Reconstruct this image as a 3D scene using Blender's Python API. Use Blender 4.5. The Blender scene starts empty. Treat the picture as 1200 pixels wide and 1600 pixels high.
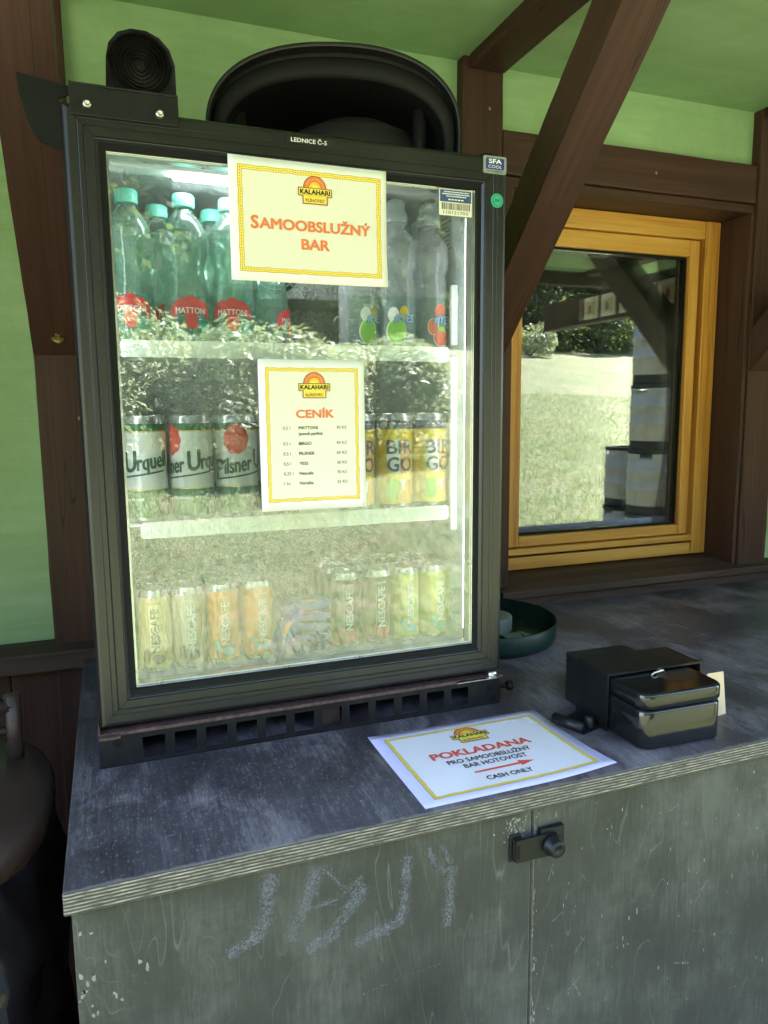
import bpy, bmesh, math, random
import numpy as np
from mathutils import Vector, Matrix
random.seed(7); rng = np.random.default_rng(7)
S = bpy.context.scene
COL = S.collection
PI = math.pi

# ------------------------------------------------------------------ camera, sky, sun, exposure
cam_d = bpy.data.cameras.new('camera'); cam = bpy.data.objects.new('camera', cam_d); COL.objects.link(cam)
cam_d.sensor_width = 36; cam_d.sensor_fit = 'AUTO'; cam_d.lens = 1143.69 / 1600 * 36
cam_d.clip_start = .02; cam_d.clip_end = 2000
CR = Vector((0.93594, -0.35204, -0.00874)); CU = Vector((0.05637, 0.12526, 0.99052)); CF = Vector((0.34761, 0.92756, -0.13708))
cam.matrix_world = Matrix(((CR.x, CU.x, -CF.x, 0.07312), (CR.y, CU.y, -CF.y, -0.79543), (CR.z, CU.z, -CF.z, 0.50978), (0, 0, 0, 1)))
S.camera = cam
SUN_ELEV, SUN_AZ = math.radians(58), math.radians(103)     # azimuth from +Y towards +X: the sun stands high to the right of the hut
W = bpy.data.worlds.new('World'); S.world = W; W.use_nodes = True
wn = W.node_tree
sky = wn.nodes.new('ShaderNodeTexSky'); sky.sky_type = 'NISHITA'; sky.sun_disc = False
sky.sun_elevation = SUN_ELEV; sky.sun_rotation = SUN_AZ; sky.altitude = 800; sky.air_density = 1.0; sky.dust_density = 1.5
wn.nodes['Background'].inputs[1].default_value = .12
wn.links.new(sky.outputs[0], wn.nodes['Background'].inputs[0])
sd = bpy.data.lights.new('sun', 'SUN'); sd.energy = 5.0; sd.angle = math.radians(.53); sd.color = (1, .955, .93)
so = bpy.data.objects.new('sun', sd); COL.objects.link(so)
to_sun = Vector((math.sin(SUN_AZ) * math.cos(SUN_ELEV), math.cos(SUN_AZ) * math.cos(SUN_ELEV), math.sin(SUN_ELEV)))
so.rotation_euler = to_sun.to_track_quat('Z', 'Y').to_euler()
S.view_settings.view_transform = 'Standard'; S.view_settings.look = 'None'; S.view_settings.gamma = 1
S.view_settings.exposure = 3.88
S.render.engine = 'CYCLES'
S.cycles.transparent_max_bounces = 40; S.cycles.max_bounces = 12; S.cycles.glossy_bounces = 5
S.cycles.use_denoising = True
S.cycles.sample_clamp_indirect = 6

# ------------------------------------------------------------------ node helpers
class NT:
    def __init__(s, name):
        s.m = bpy.data.materials.new(name); s.m.use_nodes = True
        s.t = s.m.node_tree; s.t.nodes.clear()
        s.out = s.t.nodes.new('ShaderNodeOutputMaterial')
    def n(s, typ, **kw):
        x = s.t.nodes.new('ShaderNode' + typ)
        for k, v in kw.items(): setattr(x, k, v)
        return x
    def set(s, sock, v):
        if isinstance(v, bpy.types.NodeSocket): s.t.links.new(v, sock)
        elif isinstance(v, (tuple, list)):
            sock.default_value = tuple(v) + (1,) if (len(v) == 3 and len(sock.default_value) == 4) else v
        else: sock.default_value = v
    def co(s, scale=(1, 1, 1), loc=(0, 0, 0), coord='Object', rot=(0, 0, 0)):
        c = s.n('TexCoord'); m = s.n('Mapping')
        m.inputs['Scale'].default_value = scale; m.inputs['Location'].default_value = loc; m.inputs['Rotation'].default_value = rot
        s.t.links.new(c.outputs[coord], m.inputs[0]); return m.outputs[0]
    def noise(s, vec, scale=5, detail=4, rough=.55, dist=0):
        x = s.n('TexNoise'); s.set(x.inputs['Vector'], vec); x.inputs['Scale'].default_value = scale
        x.inputs['Detail'].default_value = detail; x.inputs['Roughness'].default_value = rough; x.inputs['Distortion'].default_value = dist
        return x.outputs['Fac']
    def ramp(s, f, stops, interp='LINEAR'):
        x = s.n('ValToRGB'); s.set(x.inputs[0], f); e = x.color_ramp.elements; x.color_ramp.interpolation = interp
        while len(e) < len(stops): e.new(.5)
        for k, (p, c) in zip(e, stops):
            k.position = p; k.color = (c, c, c, 1) if not isinstance(c, tuple) else tuple(c) + (1,)
        return x.outputs[0]
    def math(s, op, a, b=0, c=0):
        x = s.n('Math', operation=op); s.set(x.inputs[0], a); s.set(x.inputs[1], b); s.set(x.inputs[2], c); return x.outputs[0]
    def mix(s, f, a, b, mode='MIX'):
        x = s.n('Mix', data_type='RGBA', blend_type=mode); s.set(x.inputs[0], f); s.set(x.inputs[6], a); s.set(x.inputs[7], b); return x.outputs[2]
    def sep(s, v):
        x = s.n('SeparateXYZ'); s.set(x.inputs[0], v); return x.outputs
    def bump(s, h, strength=.3, dist=.002):
        x = s.n('Bump'); s.set(x.inputs['Height'], h); x.inputs['Strength'].default_value = strength; x.inputs['Distance'].default_value = dist
        return x.outputs[0]
    def pbr(s, col, rough=.5, metal=0, spec=.5, normal=None, coat=0, trans=0, sub=None):
        x = s.n('BsdfPrincipled'); s.set(x.inputs['Base Color'], col); s.set(x.inputs['Roughness'], rough)
        s.set(x.inputs['Metallic'], metal); s.set(x.inputs['Specular IOR Level'], spec)
        x.inputs['Coat Weight'].default_value = coat; x.inputs['Coat Roughness'].default_value = .08
        if normal is not None: s.t.links.new(normal, x.inputs['Normal'])
        return x.outputs[0]
    def done(s, sh):
        s.t.links.new(sh, s.out.inputs[0]); return s.m

M = {}
def plain(name, col, rough=.5, metal=0, spec=.5, var=.12, nscale=30, bump=0, coat=0):
    t = NT(name); v = t.co()
    n = t.noise(v, nscale, 5, .6)
    lo = tuple(c * (1 - var) for c in col); hi = tuple(min(1, c * (1 + var)) for c in col)
    c = t.ramp(n, [(.3, lo), (.7, hi)])
    r = t.math('MULTIPLY_ADD', n, .2, rough - .1)
    nb = t.bump(n, bump, .001) if bump else None
    M[name] = t.done(t.pbr(c, r, metal, spec, nb, coat)); return M[name]

def wood(name, dark, mid, light, rough=.5, axis=0, fine=1.0, spec=.4, bump=.35, wear=0, ring=0, crack=.85, tight=0):
    """painted or varnished timber, grain running along the given local axis"""
    t = NT(name)
    sc = [26 * fine, 26 * fine, 26 * fine]; sc[axis] = 1.1 * fine
    v = t.co(tuple(sc))
    g = t.noise(v, 1.6, 6, .62, .35)
    sc2 = [140 * fine] * 3; sc2[axis] = 3 * fine
    g2 = t.noise(t.co(tuple(sc2)), 1, 3, .6)
    big = t.noise(t.co((3, 3, 3)), 1.2, 3)
    f = t.math('ADD', t.math('MULTIPLY', g, .62), t.math('MULTIPLY', g2, .38))
    if ring:
        sc3 = [9, 9, 9]; sc3[axis] = .9
        w = t.noise(t.co(tuple(sc3)), 1, 2, .4, .2)
        w = t.math('FRACT', t.math('MULTIPLY', w, ring))
        f = t.math('ADD', t.math('MULTIPLY', f, .6), t.math('MULTIPLY', w, .42))
    c = t.ramp(f, [(.28 + tight, dark), (.5, mid), (.74 - tight, light)])
    c = t.mix(t.math('MULTIPLY', big, .35), c, dark)
    ck = t.noise(t.co(tuple(x * .55 for x in sc)), 1, 2, .5, .1)
    ck = t.math('ABSOLUTE', t.math('SUBTRACT', ck, .56))
    c = t.mix(t.ramp(ck, [(0., crack), (.006, 0.)]), c, tuple(x * .35 for x in dark))
    if wear:
        wn_ = t.noise(t.co((45, 45, 45)), 1, 6, .75)
        c = t.mix(t.ramp(wn_, [(.72, 0.0), (.77, wear)]), c, (.38, .32, .27))
    r = t.math('MULTIPLY_ADD', g2, .25, rough - .1)
    M[name] = t.done(t.pbr(c, r, 0, spec, t.bump(f, bump, .0015))); return M[name]

wood('brown_timber', (.038, .017, .0125), (.065, .030, .0225), (.10, .050, .039), .5, 0, wear=.25, spec=.25)
wood('brown_timber_upright', (.038, .017, .0125), (.065, .030, .0225), (.10, .050, .039), .5, 2, wear=.25, spec=.25)
wood('brown_sill', (.035, .019, .014), (.062, .036, .027), (.105, .066, .05), .6, 0, wear=.6)
wood('pine', (.46, .20, .032), (.66, .335, .06), (.76, .44, .12), .36, 0, .7, spec=.5, crack=.25, tight=.07)
wood('pine_upright', (.38, .145, .022), (.62, .29, .05), (.76, .43, .11), .4, 2, .9, spec=.5, bump=.9, crack=.5, tight=.09)
wood('dark_board', (.018, .009, .007), (.03, .015, .011), (.045, .024, .018), .6, 2)

def green_paint():
    t = NT('green_paint'); v = t.co((1.2, 4, 7))
    a = t.noise(v, 2.2, 6, .62, .5); b = t.noise(t.co((9, 9, 60)), 1, 5, .65)
    f = t.math('ADD', t.math('MULTIPLY', a, .7), t.math('MULTIPLY', b, .3))
    c = t.ramp(f, [(.3, (.255, .40, .20)), (.52, (.315, .47, .25)), (.72, (.39, .54, .32))])
    gr = t.noise(t.co((2.1, 2.1, 1.1)), 1.4, 7, .72, .4)
    c = t.mix(t.ramp(gr, [(.46, 0.), (.70, .75)]), c, (.22, .34, .155))
    sp = t.noise(t.co((60, 60, 60)), 1, 4, .7)
    c = t.mix(t.ramp(sp, [(.74, 0.), (.79, .5)]), c, (.10, .2, .06))
    M['green_paint'] = t.done(t.pbr(c, .6, 0, .35, t.bump(f, .6, .004)))
green_paint()

plain('black_plastic', (.010, .010, .010), .45, 0, .4, .25, 60, .08)
plain('black_rubber', (.005, .005, .005), .6, 0, .2, .3, 80, .1)
plain('black_metal', (.007, .007, .008), .42, .0, .35, .35, 45, .1)
plain('bin_brown', (.036, .021, .016), .42, 0, .4, .2, 25, .1)
plain('bin_grey', (.022, .022, .021), .5, 0, .4, .2, 40, .1)
plain('rust', (.095, .055, .048), .75, 0, .3, .5, 120, .3)
plain('bright_metal', (.62, .60, .56), .28, 1, .5, .2, 60)
plain('brass_patina', (.42, .30, .12), .45, .8, .5, .45, 120, .2)
plain('silver', (.55, .56, .58), .3, .9, .5, .1, 40)
plain('white_plastic', (.72, .76, .74), .35, 0, .5, .06, 20)
plain('grey_liner', (.50, .54, .54), .4, 0, .5, .08, 9)
plain('paper', (.80, .79, .76), .55, 0, .4, .02, 30)
plain('paper_cream', (.74, .70, .60), .5, 0, .4, .025, 8)
plain('laminate_lilac', (.66, .60, .88), .22, 0, .5, .02, 8)
plain('laminate_white', (.82, .755, .80), .25, 0, .5, .02, 8)
plain('ink_orange', (.74, .20, .07), .5, 0, .3, .06, 200)
plain('ink_red', (.72, .10, .06), .4, 0, .3, .05, 200)
plain('ink_brown', (.26, .085, .035), .5, 0, .3, .05, 200)
plain('ink_yellow', (.78, .50, .045), .5, 0, .3, .08, 200)
plain('ink_light_yellow', (.83, .63, .10), .5, 0, .3, .05, 200)
plain('ink_dark', (.035, .032, .03), .5, 0, .3, .1, 200)
plain('ink_grey', (.22, .21, .19), .5, 0, .3, .1, 200)
plain('ink_black', (.02, .02, .02), .4, 0, .3, .1, 200)
plain('navy', (.03, .04, .22), .35, 0, .5, .1, 60)
plain('blue_print', (.035, .07, .20), .4, 0, .5, .1, 60)
plain('teal_sticker', (.05, .42, .27), .35, 0, .5, .08, 60)
plain('white_ink', (.80, .81, .79), .4, 0, .4, .04, 60)
plain('tray_green', (.006, .024, .018), .42, 0, .3, .2, 40, .05)
plain('tape_grey', (.16, .18, .15), .6, 0, .4, .2, 60, .1)
plain('cap_teal', (.16, .60, .46), .35, 0, .5, .08, 60)
plain('can_metal', (.60, .60, .60), .28, .9, .5, .1, 60)
plain('can_green', (.012, .11, .04), .3, .3, .5, .15, 60)
plain('can_silver', (.60, .61, .58), .35, .1, .5, .05, 60)
plain('gold', (.62, .46, .14), .3, .7, .5, .1, 60)
plain('seal_red', (.62, .05, .05), .35, 0, .5, .2, 110)
plain('deep_green', (.015, .07, .035), .4, 0, .4, .1, 60)
plain('lemon_yellow', (.72, .52, .035), .32, .2, .5, .12, 40)
plain('lime_patch', (.28, .55, .10), .35, .1, .5, .2, 40)
plain('orange_patch', (.75, .38, .06), .35, .1, .5, .2, 40)
plain('violet', (.10, .085, .17), .35, .2, .5, .1, 40)
plain('coffee_orange', (.78, .30, .035), .35, .2, .5, .1, 40)
plain('coffee_brown', (.075, .055, .035), .35, .2, .5, .15, 40)
plain('coffee_beige', (.50, .40, .26), .35, .2, .5, .12, 40)
plain('coffee_vanilla', (.72, .58, .22), .35, .2, .5, .12, 40)
plain('coffee_lime', (.55, .55, .13), .35, .2, .5, .12, 40)
plain('aqua', (.10, .55, .55), .35, 0, .5, .1, 40)
plain('wafer_blue', (.025, .07, .36), .3, 0, .5, .2, 40)
plain('wafer_orange', (.75, .25, .05), .3, 0, .5, .2, 40)
plain('apple_green', (.25, .55, .08), .35, 0, .5, .2, 40)
plain('berry_red', (.72, .17, .10), .35, 0, .5, .2, 60)
plain('sky_letter', (.30, .55, .78), .35, 0, .5, .1, 60)
plain('tag_cream', (.68, .52, .32), .6, 0, .3, .08, 40)
plain('keg_steel', (.20, .18, .14), .6, .1, .5, .25, 12)
plain('chalk', (.20, .20, .215), .9, 0, .2, .2, 300)
plain('bare_birch', (.25, .23, .185), .75, 0, .3, .25, 90, .2)
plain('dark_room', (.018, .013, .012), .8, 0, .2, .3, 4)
plain('concrete', (.16, .15, .14), .85, 0, .3, .25, 14, .3)

def led():
    t = NT('led_light'); e = t.n('Emission'); e.inputs[0].default_value = (.93, .98, 1, 1); e.inputs[1].default_value = LED
    M['led_light'] = t.done(e.outputs[0])
LED = 4.2
led()
def fill_mat():  # glow of the added fill strips that brighten the shelves
    t = NT('fill_glow'); e = t.n('Emission'); e.inputs[0].default_value = (.95, 1, .96, 1); e.inputs[1].default_value = 1.15
    M['fill_glow'] = t.done(e.outputs[0])
fill_mat()
def stucco():
    t = NT('embossed_aluminium'); v = t.co((1, 1, 1))
    n = t.noise(v, 160, 2, .5, 1.2)
    M['embossed_aluminium'] = t.done(t.pbr(t.ramp(n, [(.35, (.30, .31, .31)), (.65, (.60, .61, .60))]), .36, .75, .5, t.bump(n, .8, .003)))
stucco()
def frame_plastic():
    t = NT('door_frame_plastic'); n = t.noise(t.co((40, 40, 40)), 1, 6, .7); b = t.noise(t.co((4, 4, 4)), 1.5, 4)
    c = t.ramp(b, [(.3, (.007, .007, .007)), (.7, (.012, .012, .012))])
    c = t.mix(t.ramp(n, [(.75, 0.), (.82, .35)]), c, (.12, .12, .11))
    M['door_frame_plastic'] = t.done(t.pbr(c, t.math('MULTIPLY_ADD', b, .14, .27), 0, .55))
frame_plastic()
def worktop():
    t = NT('worktop_film')
    g = t.noise(t.co((150, 9, 30)), 1, 5, .7, .3); cl = t.noise(t.co((7, 5, 5)), 1, 6, .68, .6)
    fine = t.noise(t.co((420, 60, 60)), 1, 3, .7)
    f = t.math('ADD', t.math('MULTIPLY', g, .24), t.math('ADD', t.math('MULTIPLY', cl, .58), t.math('MULTIPLY', fine, .18)))
    c = t.ramp(f, [(.36, (.021, .0165, .020)), (.49, (.064, .053, .062)), (.62, (.22, .19, .207))])
    sp = t.noise(t.co((210, 120, 200)), 1, 5, .8)
    c = t.mix(t.ramp(sp, [(.57, 0.), (.70, .8)]), c, (.32, .30, .30))
    # worn pale front edge
    y = t.sep(t.co())[1]
    en = t.noise(t.co((30, 30, 30)), 1, 5, .7)
    e = t.math('SUBTRACT', t.math('MULTIPLY', en, .022), t.math('ADD', y, .0035))
    c = t.mix(t.ramp(t.math('MULTIPLY', e, 300), [(0., 0.), (1., .55)]), c, (.30, .24, .21))
    r = t.math('MULTIPLY_ADD', cl, .3, .30)
    M['worktop_film'] = t.done(t.pbr(c, r, 0, .5, t.bump(f, .22, .001)))
    t = NT('plywood_edge'); v = t.co()
    z = t.sep(v)[2]; wob = t.noise(t.co((5, 5, 5)), 1, 3)
    zz = t.math('ADD', z, t.math('MULTIPLY', wob, .0016))
    fr = t.math('FRACT', t.math('MULTIPLY', zz, 1 / .0041))
    grime = t.noise(t.co((38, 90, 420)), 1, 6, .8)
    st = t.ramp(fr, [(.0, (.04, .035, .03)), (.42, (.06, .05, .04)), (.54, (.40, .36, .28)), (.88, (.46, .42, .33)), (1., (.05, .045, .035))])
    c = t.mix(t.ramp(grime, [(.40, .1), (.58, .95)]), st, (.06, .056, .042))
    M['plywood_edge'] = t.done(t.pbr(c, .75, 0, .3, t.bump(fr, .4, .001)))
worktop()
def chalk_soft():
    t = NT('chalk_rub'); n = t.noise(t.co((300, 300, 300)), 1, 6, .8); b = t.noise(t.co((40, 40, 40)), 1, 3, .6)
    f = t.math('MULTIPLY', t.ramp(n, [(.44, 0.), (.62, 1.)]), t.ramp(b, [(.35, .05), (.65, .5)]))
    d = t.n('BsdfDiffuse'); d.inputs[0].default_value = (.22, .22, .235, 1); tr = t.n('BsdfTransparent'); mx = t.n('MixShader')
    t.set(mx.inputs[0], f); t.t.links.new(tr.outputs[0], mx.inputs[1]); t.t.links.new(d.outputs[0], mx.inputs[2]); M['chalk_rub'] = t.done(mx.outputs[0])
chalk_soft()
def cabinet_ply():
    t = NT('cabinet_ply')
    v = t.co((7, 7, 1.3)); n = t.noise(v, 1, 3, .45, .5)
    ln = t.math('ABSOLUTE', t.math('SUBTRACT', t.math('FRACT', t.math('MULTIPLY', n, 28)), .5))
    brk = t.noise(t.co((14, 14, 6)), 1, 4, .7)
    line = t.math('MULTIPLY', t.ramp(ln, [(0., 1.), (.04, 0.)]), t.ramp(brk, [(.42, 0.), (.64, .32)]))
    cl = t.noise(t.co((6, 6, 4)), 1, 7, .7)
    st = t.noise(t.co((200, 200, 14)), 1, 4, .7)
    hz = t.noise(t.co((14, 14, 220)), 1, 3, .7)
    f = t.math('ADD', t.math('MULTIPLY', cl, .72), t.math('ADD', t.math('MULTIPLY', st, .22), t.math('MULTIPLY', hz, .06)))
    c = t.ramp(f, [(.36, (.019, .0195, .0155)), (.5, (.038, .039, .031)), (.63, (.08, .08, .064))])
    c = t.mix(line, c, (.22, .225, .19))
    fl = t.noise(t.co((120, 120, 45)), 1, 5, .85)
    c = t.mix(t.ramp(fl, [(.72, 0.), (.78, .8)]), c, (.42, .42, .38))
    M['cabinet_ply'] = t.done(t.pbr(c, t.math('MULTIPLY_ADD', cl, .25, .42), 0, .45, t.bump(f, .25, .001)))
cabinet_ply()

def clear(name, tint, ior=1.5, boost=1.0, rough=0.0, base=0.0, basecol=(1, 1, 1), dirt=0):
    """thin clear sheet: straight transmission with a Fresnel reflection on every face"""
    t = NT(name)
    fr = t.n('Fresnel'); fr.inputs[0].default_value = ior
    tr = t.n('BsdfTransparent'); tr.inputs[0].default_value = tuple(tint) + (1,)
    gl = t.n('BsdfGlossy'); gl.inputs['Roughness'].default_value = rough; gl.inputs['Color'].default_value = (1, 1, 1, 1)
    f = t.math('MULTIPLY', fr.outputs[0], boost)
    f.node.use_clamp = True
    mx = t.n('MixShader'); t.set(mx.inputs[0], f); t.t.links.new(tr.outputs[0], mx.inputs[1]); t.t.links.new(gl.outputs[0], mx.inputs[2])
    sh = mx.outputs[0]
    if base:
        df = t.n('BsdfDiffuse'); df.inputs[0].default_value = tuple(basecol) + (1,)
        amt = base
        if dirt:
            n = t.noise(t.co((9, 9, 3)), 1, 6, .75); amt = t.ramp(n, [(.4, base * .3), (.75, base * (1 + dirt))])
        m2 = t.n('MixShader'); t.set(m2.inputs[0], amt); t.t.links.new(sh, m2.inputs[1]); t.t.links.new(df.outputs[0], m2.inputs[2]); sh = m2.outputs[0]
    M[name] = t.done(sh)
clear('pane_glass', (.96, .98, .975), 1.5, 1.25, 0, .012, (.7, .7, .65), 1.5)
clear('window_glass', (.85, .88, .87), 1.5, 1.7, 0, .01, (.6, .6, .6), 2)
clear('bottle_green', (.84, .95, .90), 1.42, 1.0, .04, .10, (.55, .82, .70))
clear('bottle_clear', (.93, .96, .98), 1.42, 1.0, .04, .20, (.88, .87, .90))
clear('cap_clear', (.75, .80, .80), 1.42, 1.0, .15, .45, (.75, .80, .80))
clear('label_film', (.80, .90, .88), 1.4, 1.0, .15, .16, (.45, .55, .55))
clear('label_teal', (.3, .7, .6), 1.4, 1.0, .15, .6, (.06, .42, .33))

def plastic_film():
    t = NT('bag_film'); n = t.noise(t.co((8, 8, 5)), 1, 2, .45, .8)
    M['bag_film'] = t.done(t.pbr((.006, .006, .008), .14, 0, .9, t.bump(n, .9, .028)))
plastic_film()
def leafmat(name, a, b, c_, rough=.55, scale=2.5):
    t = NT(name); n = t.noise(t.co((1, 1, 1)), scale, 5, .7)
    col = t.ramp(n, [(.3, a), (.5, b), (.7, c_)])
    p = t.pbr(col, rough, 0, .4)
    tr = t.n('BsdfTranslucent'); t.set(tr.inputs[0], t.mix(.5, col, (.3, .4, .08)))
    mx = t.n('MixShader'); mx.inputs[0].default_value = .4; t.t.links.new(p, mx.inputs[1]); t.t.links.new(tr.outputs[0], mx.inputs[2])
    M[name] = t.done(mx.outputs[0])
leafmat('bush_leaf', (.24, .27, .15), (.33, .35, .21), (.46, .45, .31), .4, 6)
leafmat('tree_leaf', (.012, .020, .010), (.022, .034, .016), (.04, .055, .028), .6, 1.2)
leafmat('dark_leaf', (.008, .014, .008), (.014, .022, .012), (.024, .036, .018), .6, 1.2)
leafmat('grass_blade', (.20, .225, .11), (.29, .305, .175), (.39, .37, .245), .6, 1.1)
plain('bark', (.07, .05, .035), .85, 0, .2, .4, 14, .5)
def meadow_mat():
    t = NT('meadow_turf')
    a = t.noise(t.co((.5, .5, .5)), 1.3, 6, .65); b = t.noise(t.co((14, 14, 14)), 1, 6, .75); d = t.noise(t.co((2.2, 2.2, 2.2)), 1, 5, .7)
    f = t.math('ADD', t.math('MULTIPLY', a, .3), t.math('ADD', t.math('MULTIPLY', b, .4), t.math('MULTIPLY', d, .3)))
    c = t.ramp(f, [(.34, (.085, .108, .048)), (.44, (.14, .162, .078)), (.54, (.20, .205, .115)), (.66, (.27, .24, .16))])
    pk = t.noise(t.co((.9, 2.6, 1)), 1.6, 5, .7, .6)
    c = t.mix(t.ramp(pk, [(.52, 0.), (.66, .55)]), c, (.25, .185, .135))
    c = t.mix(t.ramp(pk, [(.34, .5), (.44, 0.)]), c, (.075, .12, .04))
    M['meadow_turf'] = t.done(t.pbr(c, .9, 0, .2, t.bump(b, .8, .06)))
meadow_mat()

# ------------------------------------------------------------------ mesh helpers
class MB:
    def __init__(s): s.v = []; s.f = []; s.mi = []; s.sm = []
    def add(s, vs, fs, mi=0, sm=False):
        o = len(s.v); s.v += [tuple(p) for p in vs]; s.f += [tuple(i + o for i in f) for f in fs]
        s.mi += [mi] * len(fs); s.sm += [sm] * len(fs)
        return s
    def box(s, a, b, mi=0):
        x0, y0, z0 = a; x1, y1, z1 = b
        return s.add([(x0, y0, z0), (x1, y0, z0), (x1, y1, z0), (x0, y1, z0), (x0, y0, z1), (x1, y0, z1), (x1, y1, z1), (x0, y1, z1)],
                     [(3, 2, 1, 0), (4, 5, 6, 7), (0, 1, 5, 4), (1, 2, 6, 5), (2, 3, 7, 6), (3, 0, 4, 7)], mi)
    def prism(s, pts, fn, d0, d1, mi=0, sm=False):
        """polygon pts (2D, ccw) extruded from depth d0 to d1; fn(u, v, d) -> point"""
        n = len(pts); vs = [fn(u, v, d0) for u, v in pts] + [fn(u, v, d1) for u, v in pts]
        s.add(vs, [tuple(range(n - 1, -1, -1)), tuple(range(n, 2 * n))], mi)
        s.add(vs, [(i, (i + 1) % n, n + (i + 1) % n, n + i) for i in range(n)], mi, sm)
        return s
    def lathe(s, prof, n=32, c=(0, 0, 0), mi=0, sm=True, fn=None, a0=0, a1=2 * PI):
        full = abs(a1 - a0 - 2 * PI) < 1e-6; m = n if full else n + 1
        vs = []
        for r, z in prof:
            for i in range(m):
                a = a0 + (a1 - a0) * i / n
                p = (r * math.cos(a), r * math.sin(a), z)
                p = fn(*p) if fn else p
                vs.append((p[0] + c[0], p[1] + c[1], p[2] + c[2]))
        fs = []
        for k in range(len(prof) - 1):
            for i in range(n):
                j = (i + 1) % m
                fs.append((k * m + i, k * m + j, (k + 1) * m + j, (k + 1) * m + i))
        return s.add(vs, fs, mi, sm)
    def tube(s, pts, r, n=8, mi=0, caps=True):
        pts = [Vector(p) for p in pts]; rs = r if isinstance(r, (list, tuple)) else [r] * len(pts)
        vs = []; up = Vector((.12, .2, 1)).normalized()
        for i, p in enumerate(pts):
            d = (pts[min(i + 1, len(pts) - 1)] - pts[max(i - 1, 0)]).normalized()
            a = d.cross(up)
            if a.length < .05: a = d.cross(Vector((1, 0, 0)))
            a.normalize(); b = d.cross(a)
            for k in range(n):
                t = 2 * PI * k / n; vs.append(p + rs[i] * (math.cos(t) * a + math.sin(t) * b))
        fs = [(i * n + k, i * n + (k + 1) % n, (i + 1) * n + (k + 1) % n, (i + 1) * n + k) for i in range(len(pts) - 1) for k in range(n)]
        if caps: fs += [tuple(range(n - 1, -1, -1)), tuple(range((len(pts) - 1) * n, len(pts) * n))]
        return s.add(vs, fs, mi, True)
    def build(s, name, mats, parent=None, bevel=0, loc=None, rot=None, seg=2):
        me = bpy.data.meshes.new(name); me.from_pydata(s.v, [], s.f)
        mats = mats if isinstance(mats, (list, tuple)) else [mats]
        for m in mats: me.materials.append(M[m])
        me.polygons.foreach_set('material_index', s.mi); me.polygons.foreach_set('use_smooth', s.sm); me.update()
        o = bpy.data.objects.new(name, me); COL.objects.link(o)
        if parent: o.parent = parent
        if loc: o.location = loc
        if rot: o.rotation_euler = rot
        if bevel:
            b = o.modifiers.new('bevel', 'BEVEL'); b.width = bevel; b.segments = seg; b.limit_method = 'ANGLE'; b.angle_limit = math.radians(40)
            b.harden_normals = False
        return o

def tag(o, label, cat, group=None, kind=None):
    o['label'] = label; o['category'] = cat
    if group: o['group'] = group
    if kind: o['kind'] = kind
    return o
def thing(name, label, cat, loc=(0, 0, 0), rot=(0, 0, 0), group=None):
    o = bpy.data.objects.new(name, None); COL.objects.link(o); o.location = loc; o.rotation_euler = rot; o.empty_display_size = .05
    return tag(o, label, cat, group)
def bx(name, a, b, mat, parent=None, bevel=.003): return MB().box(a, b).build(name, mat, parent, bevel)
def roughen(o, amp=.0013):
    from mathutils import noise as mn
    b = bmesh.new(); b.from_mesh(o.data)
    for _ in range(6):
        long = [e for e in b.edges if e.calc_length() > .045]
        L = max([e.calc_length() for e in long], default=0)
        sel = [e for e in long if e.calc_length() > max(.045, L * .6)]
        if L < .06: break
        bmesh.ops.subdivide_edges(b, edges=sel, cuts=2, use_grid_fill=False)
    for v in b.verts:
        n = mn.noise_vector(v.co * 9 + Vector((o.location.x * 3 + 7, 0, 0))) * amp + mn.noise_vector(v.co * 34) * amp * .5
        v.co += n
    b.to_mesh(o.data); b.free(); o.data.update(); return o
def beam(name, p0, p1, w, d, mat, parent, side=(1, 0, 0), bevel=.004):
    """timber along p0-p1 (centre line), w across `side`, d across the third axis; grain along its local X"""
    p0, p1 = Vector(p0), Vector(p1); ex = (p1 - p0); L = ex.length; ex.normalize()
    ey = Vector(side); ey = (ey - ey.dot(ex) * ex).normalized(); ez = ex.cross(ey)
    o = MB().box((0, -w / 2, -d / 2), (L, w / 2, d / 2)).build(name, mat, parent, bevel)
    m = Matrix((ex, ey, ez)).transposed().to_4x4(); m.translation = p0; o.matrix_local = m
    return o
def dup_tree(src, loc, rz, label):
    r = src.copy(); COL.objects.link(r); r.location = loc; r.rotation_euler = (0, 0, rz); r['label'] = label
    for ch in src.children:
        c = ch.copy(); COL.objects.link(c); c.parent = r
        for g in ch.children:
            d = g.copy(); COL.objects.link(d); d.parent = c
    return r

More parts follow.
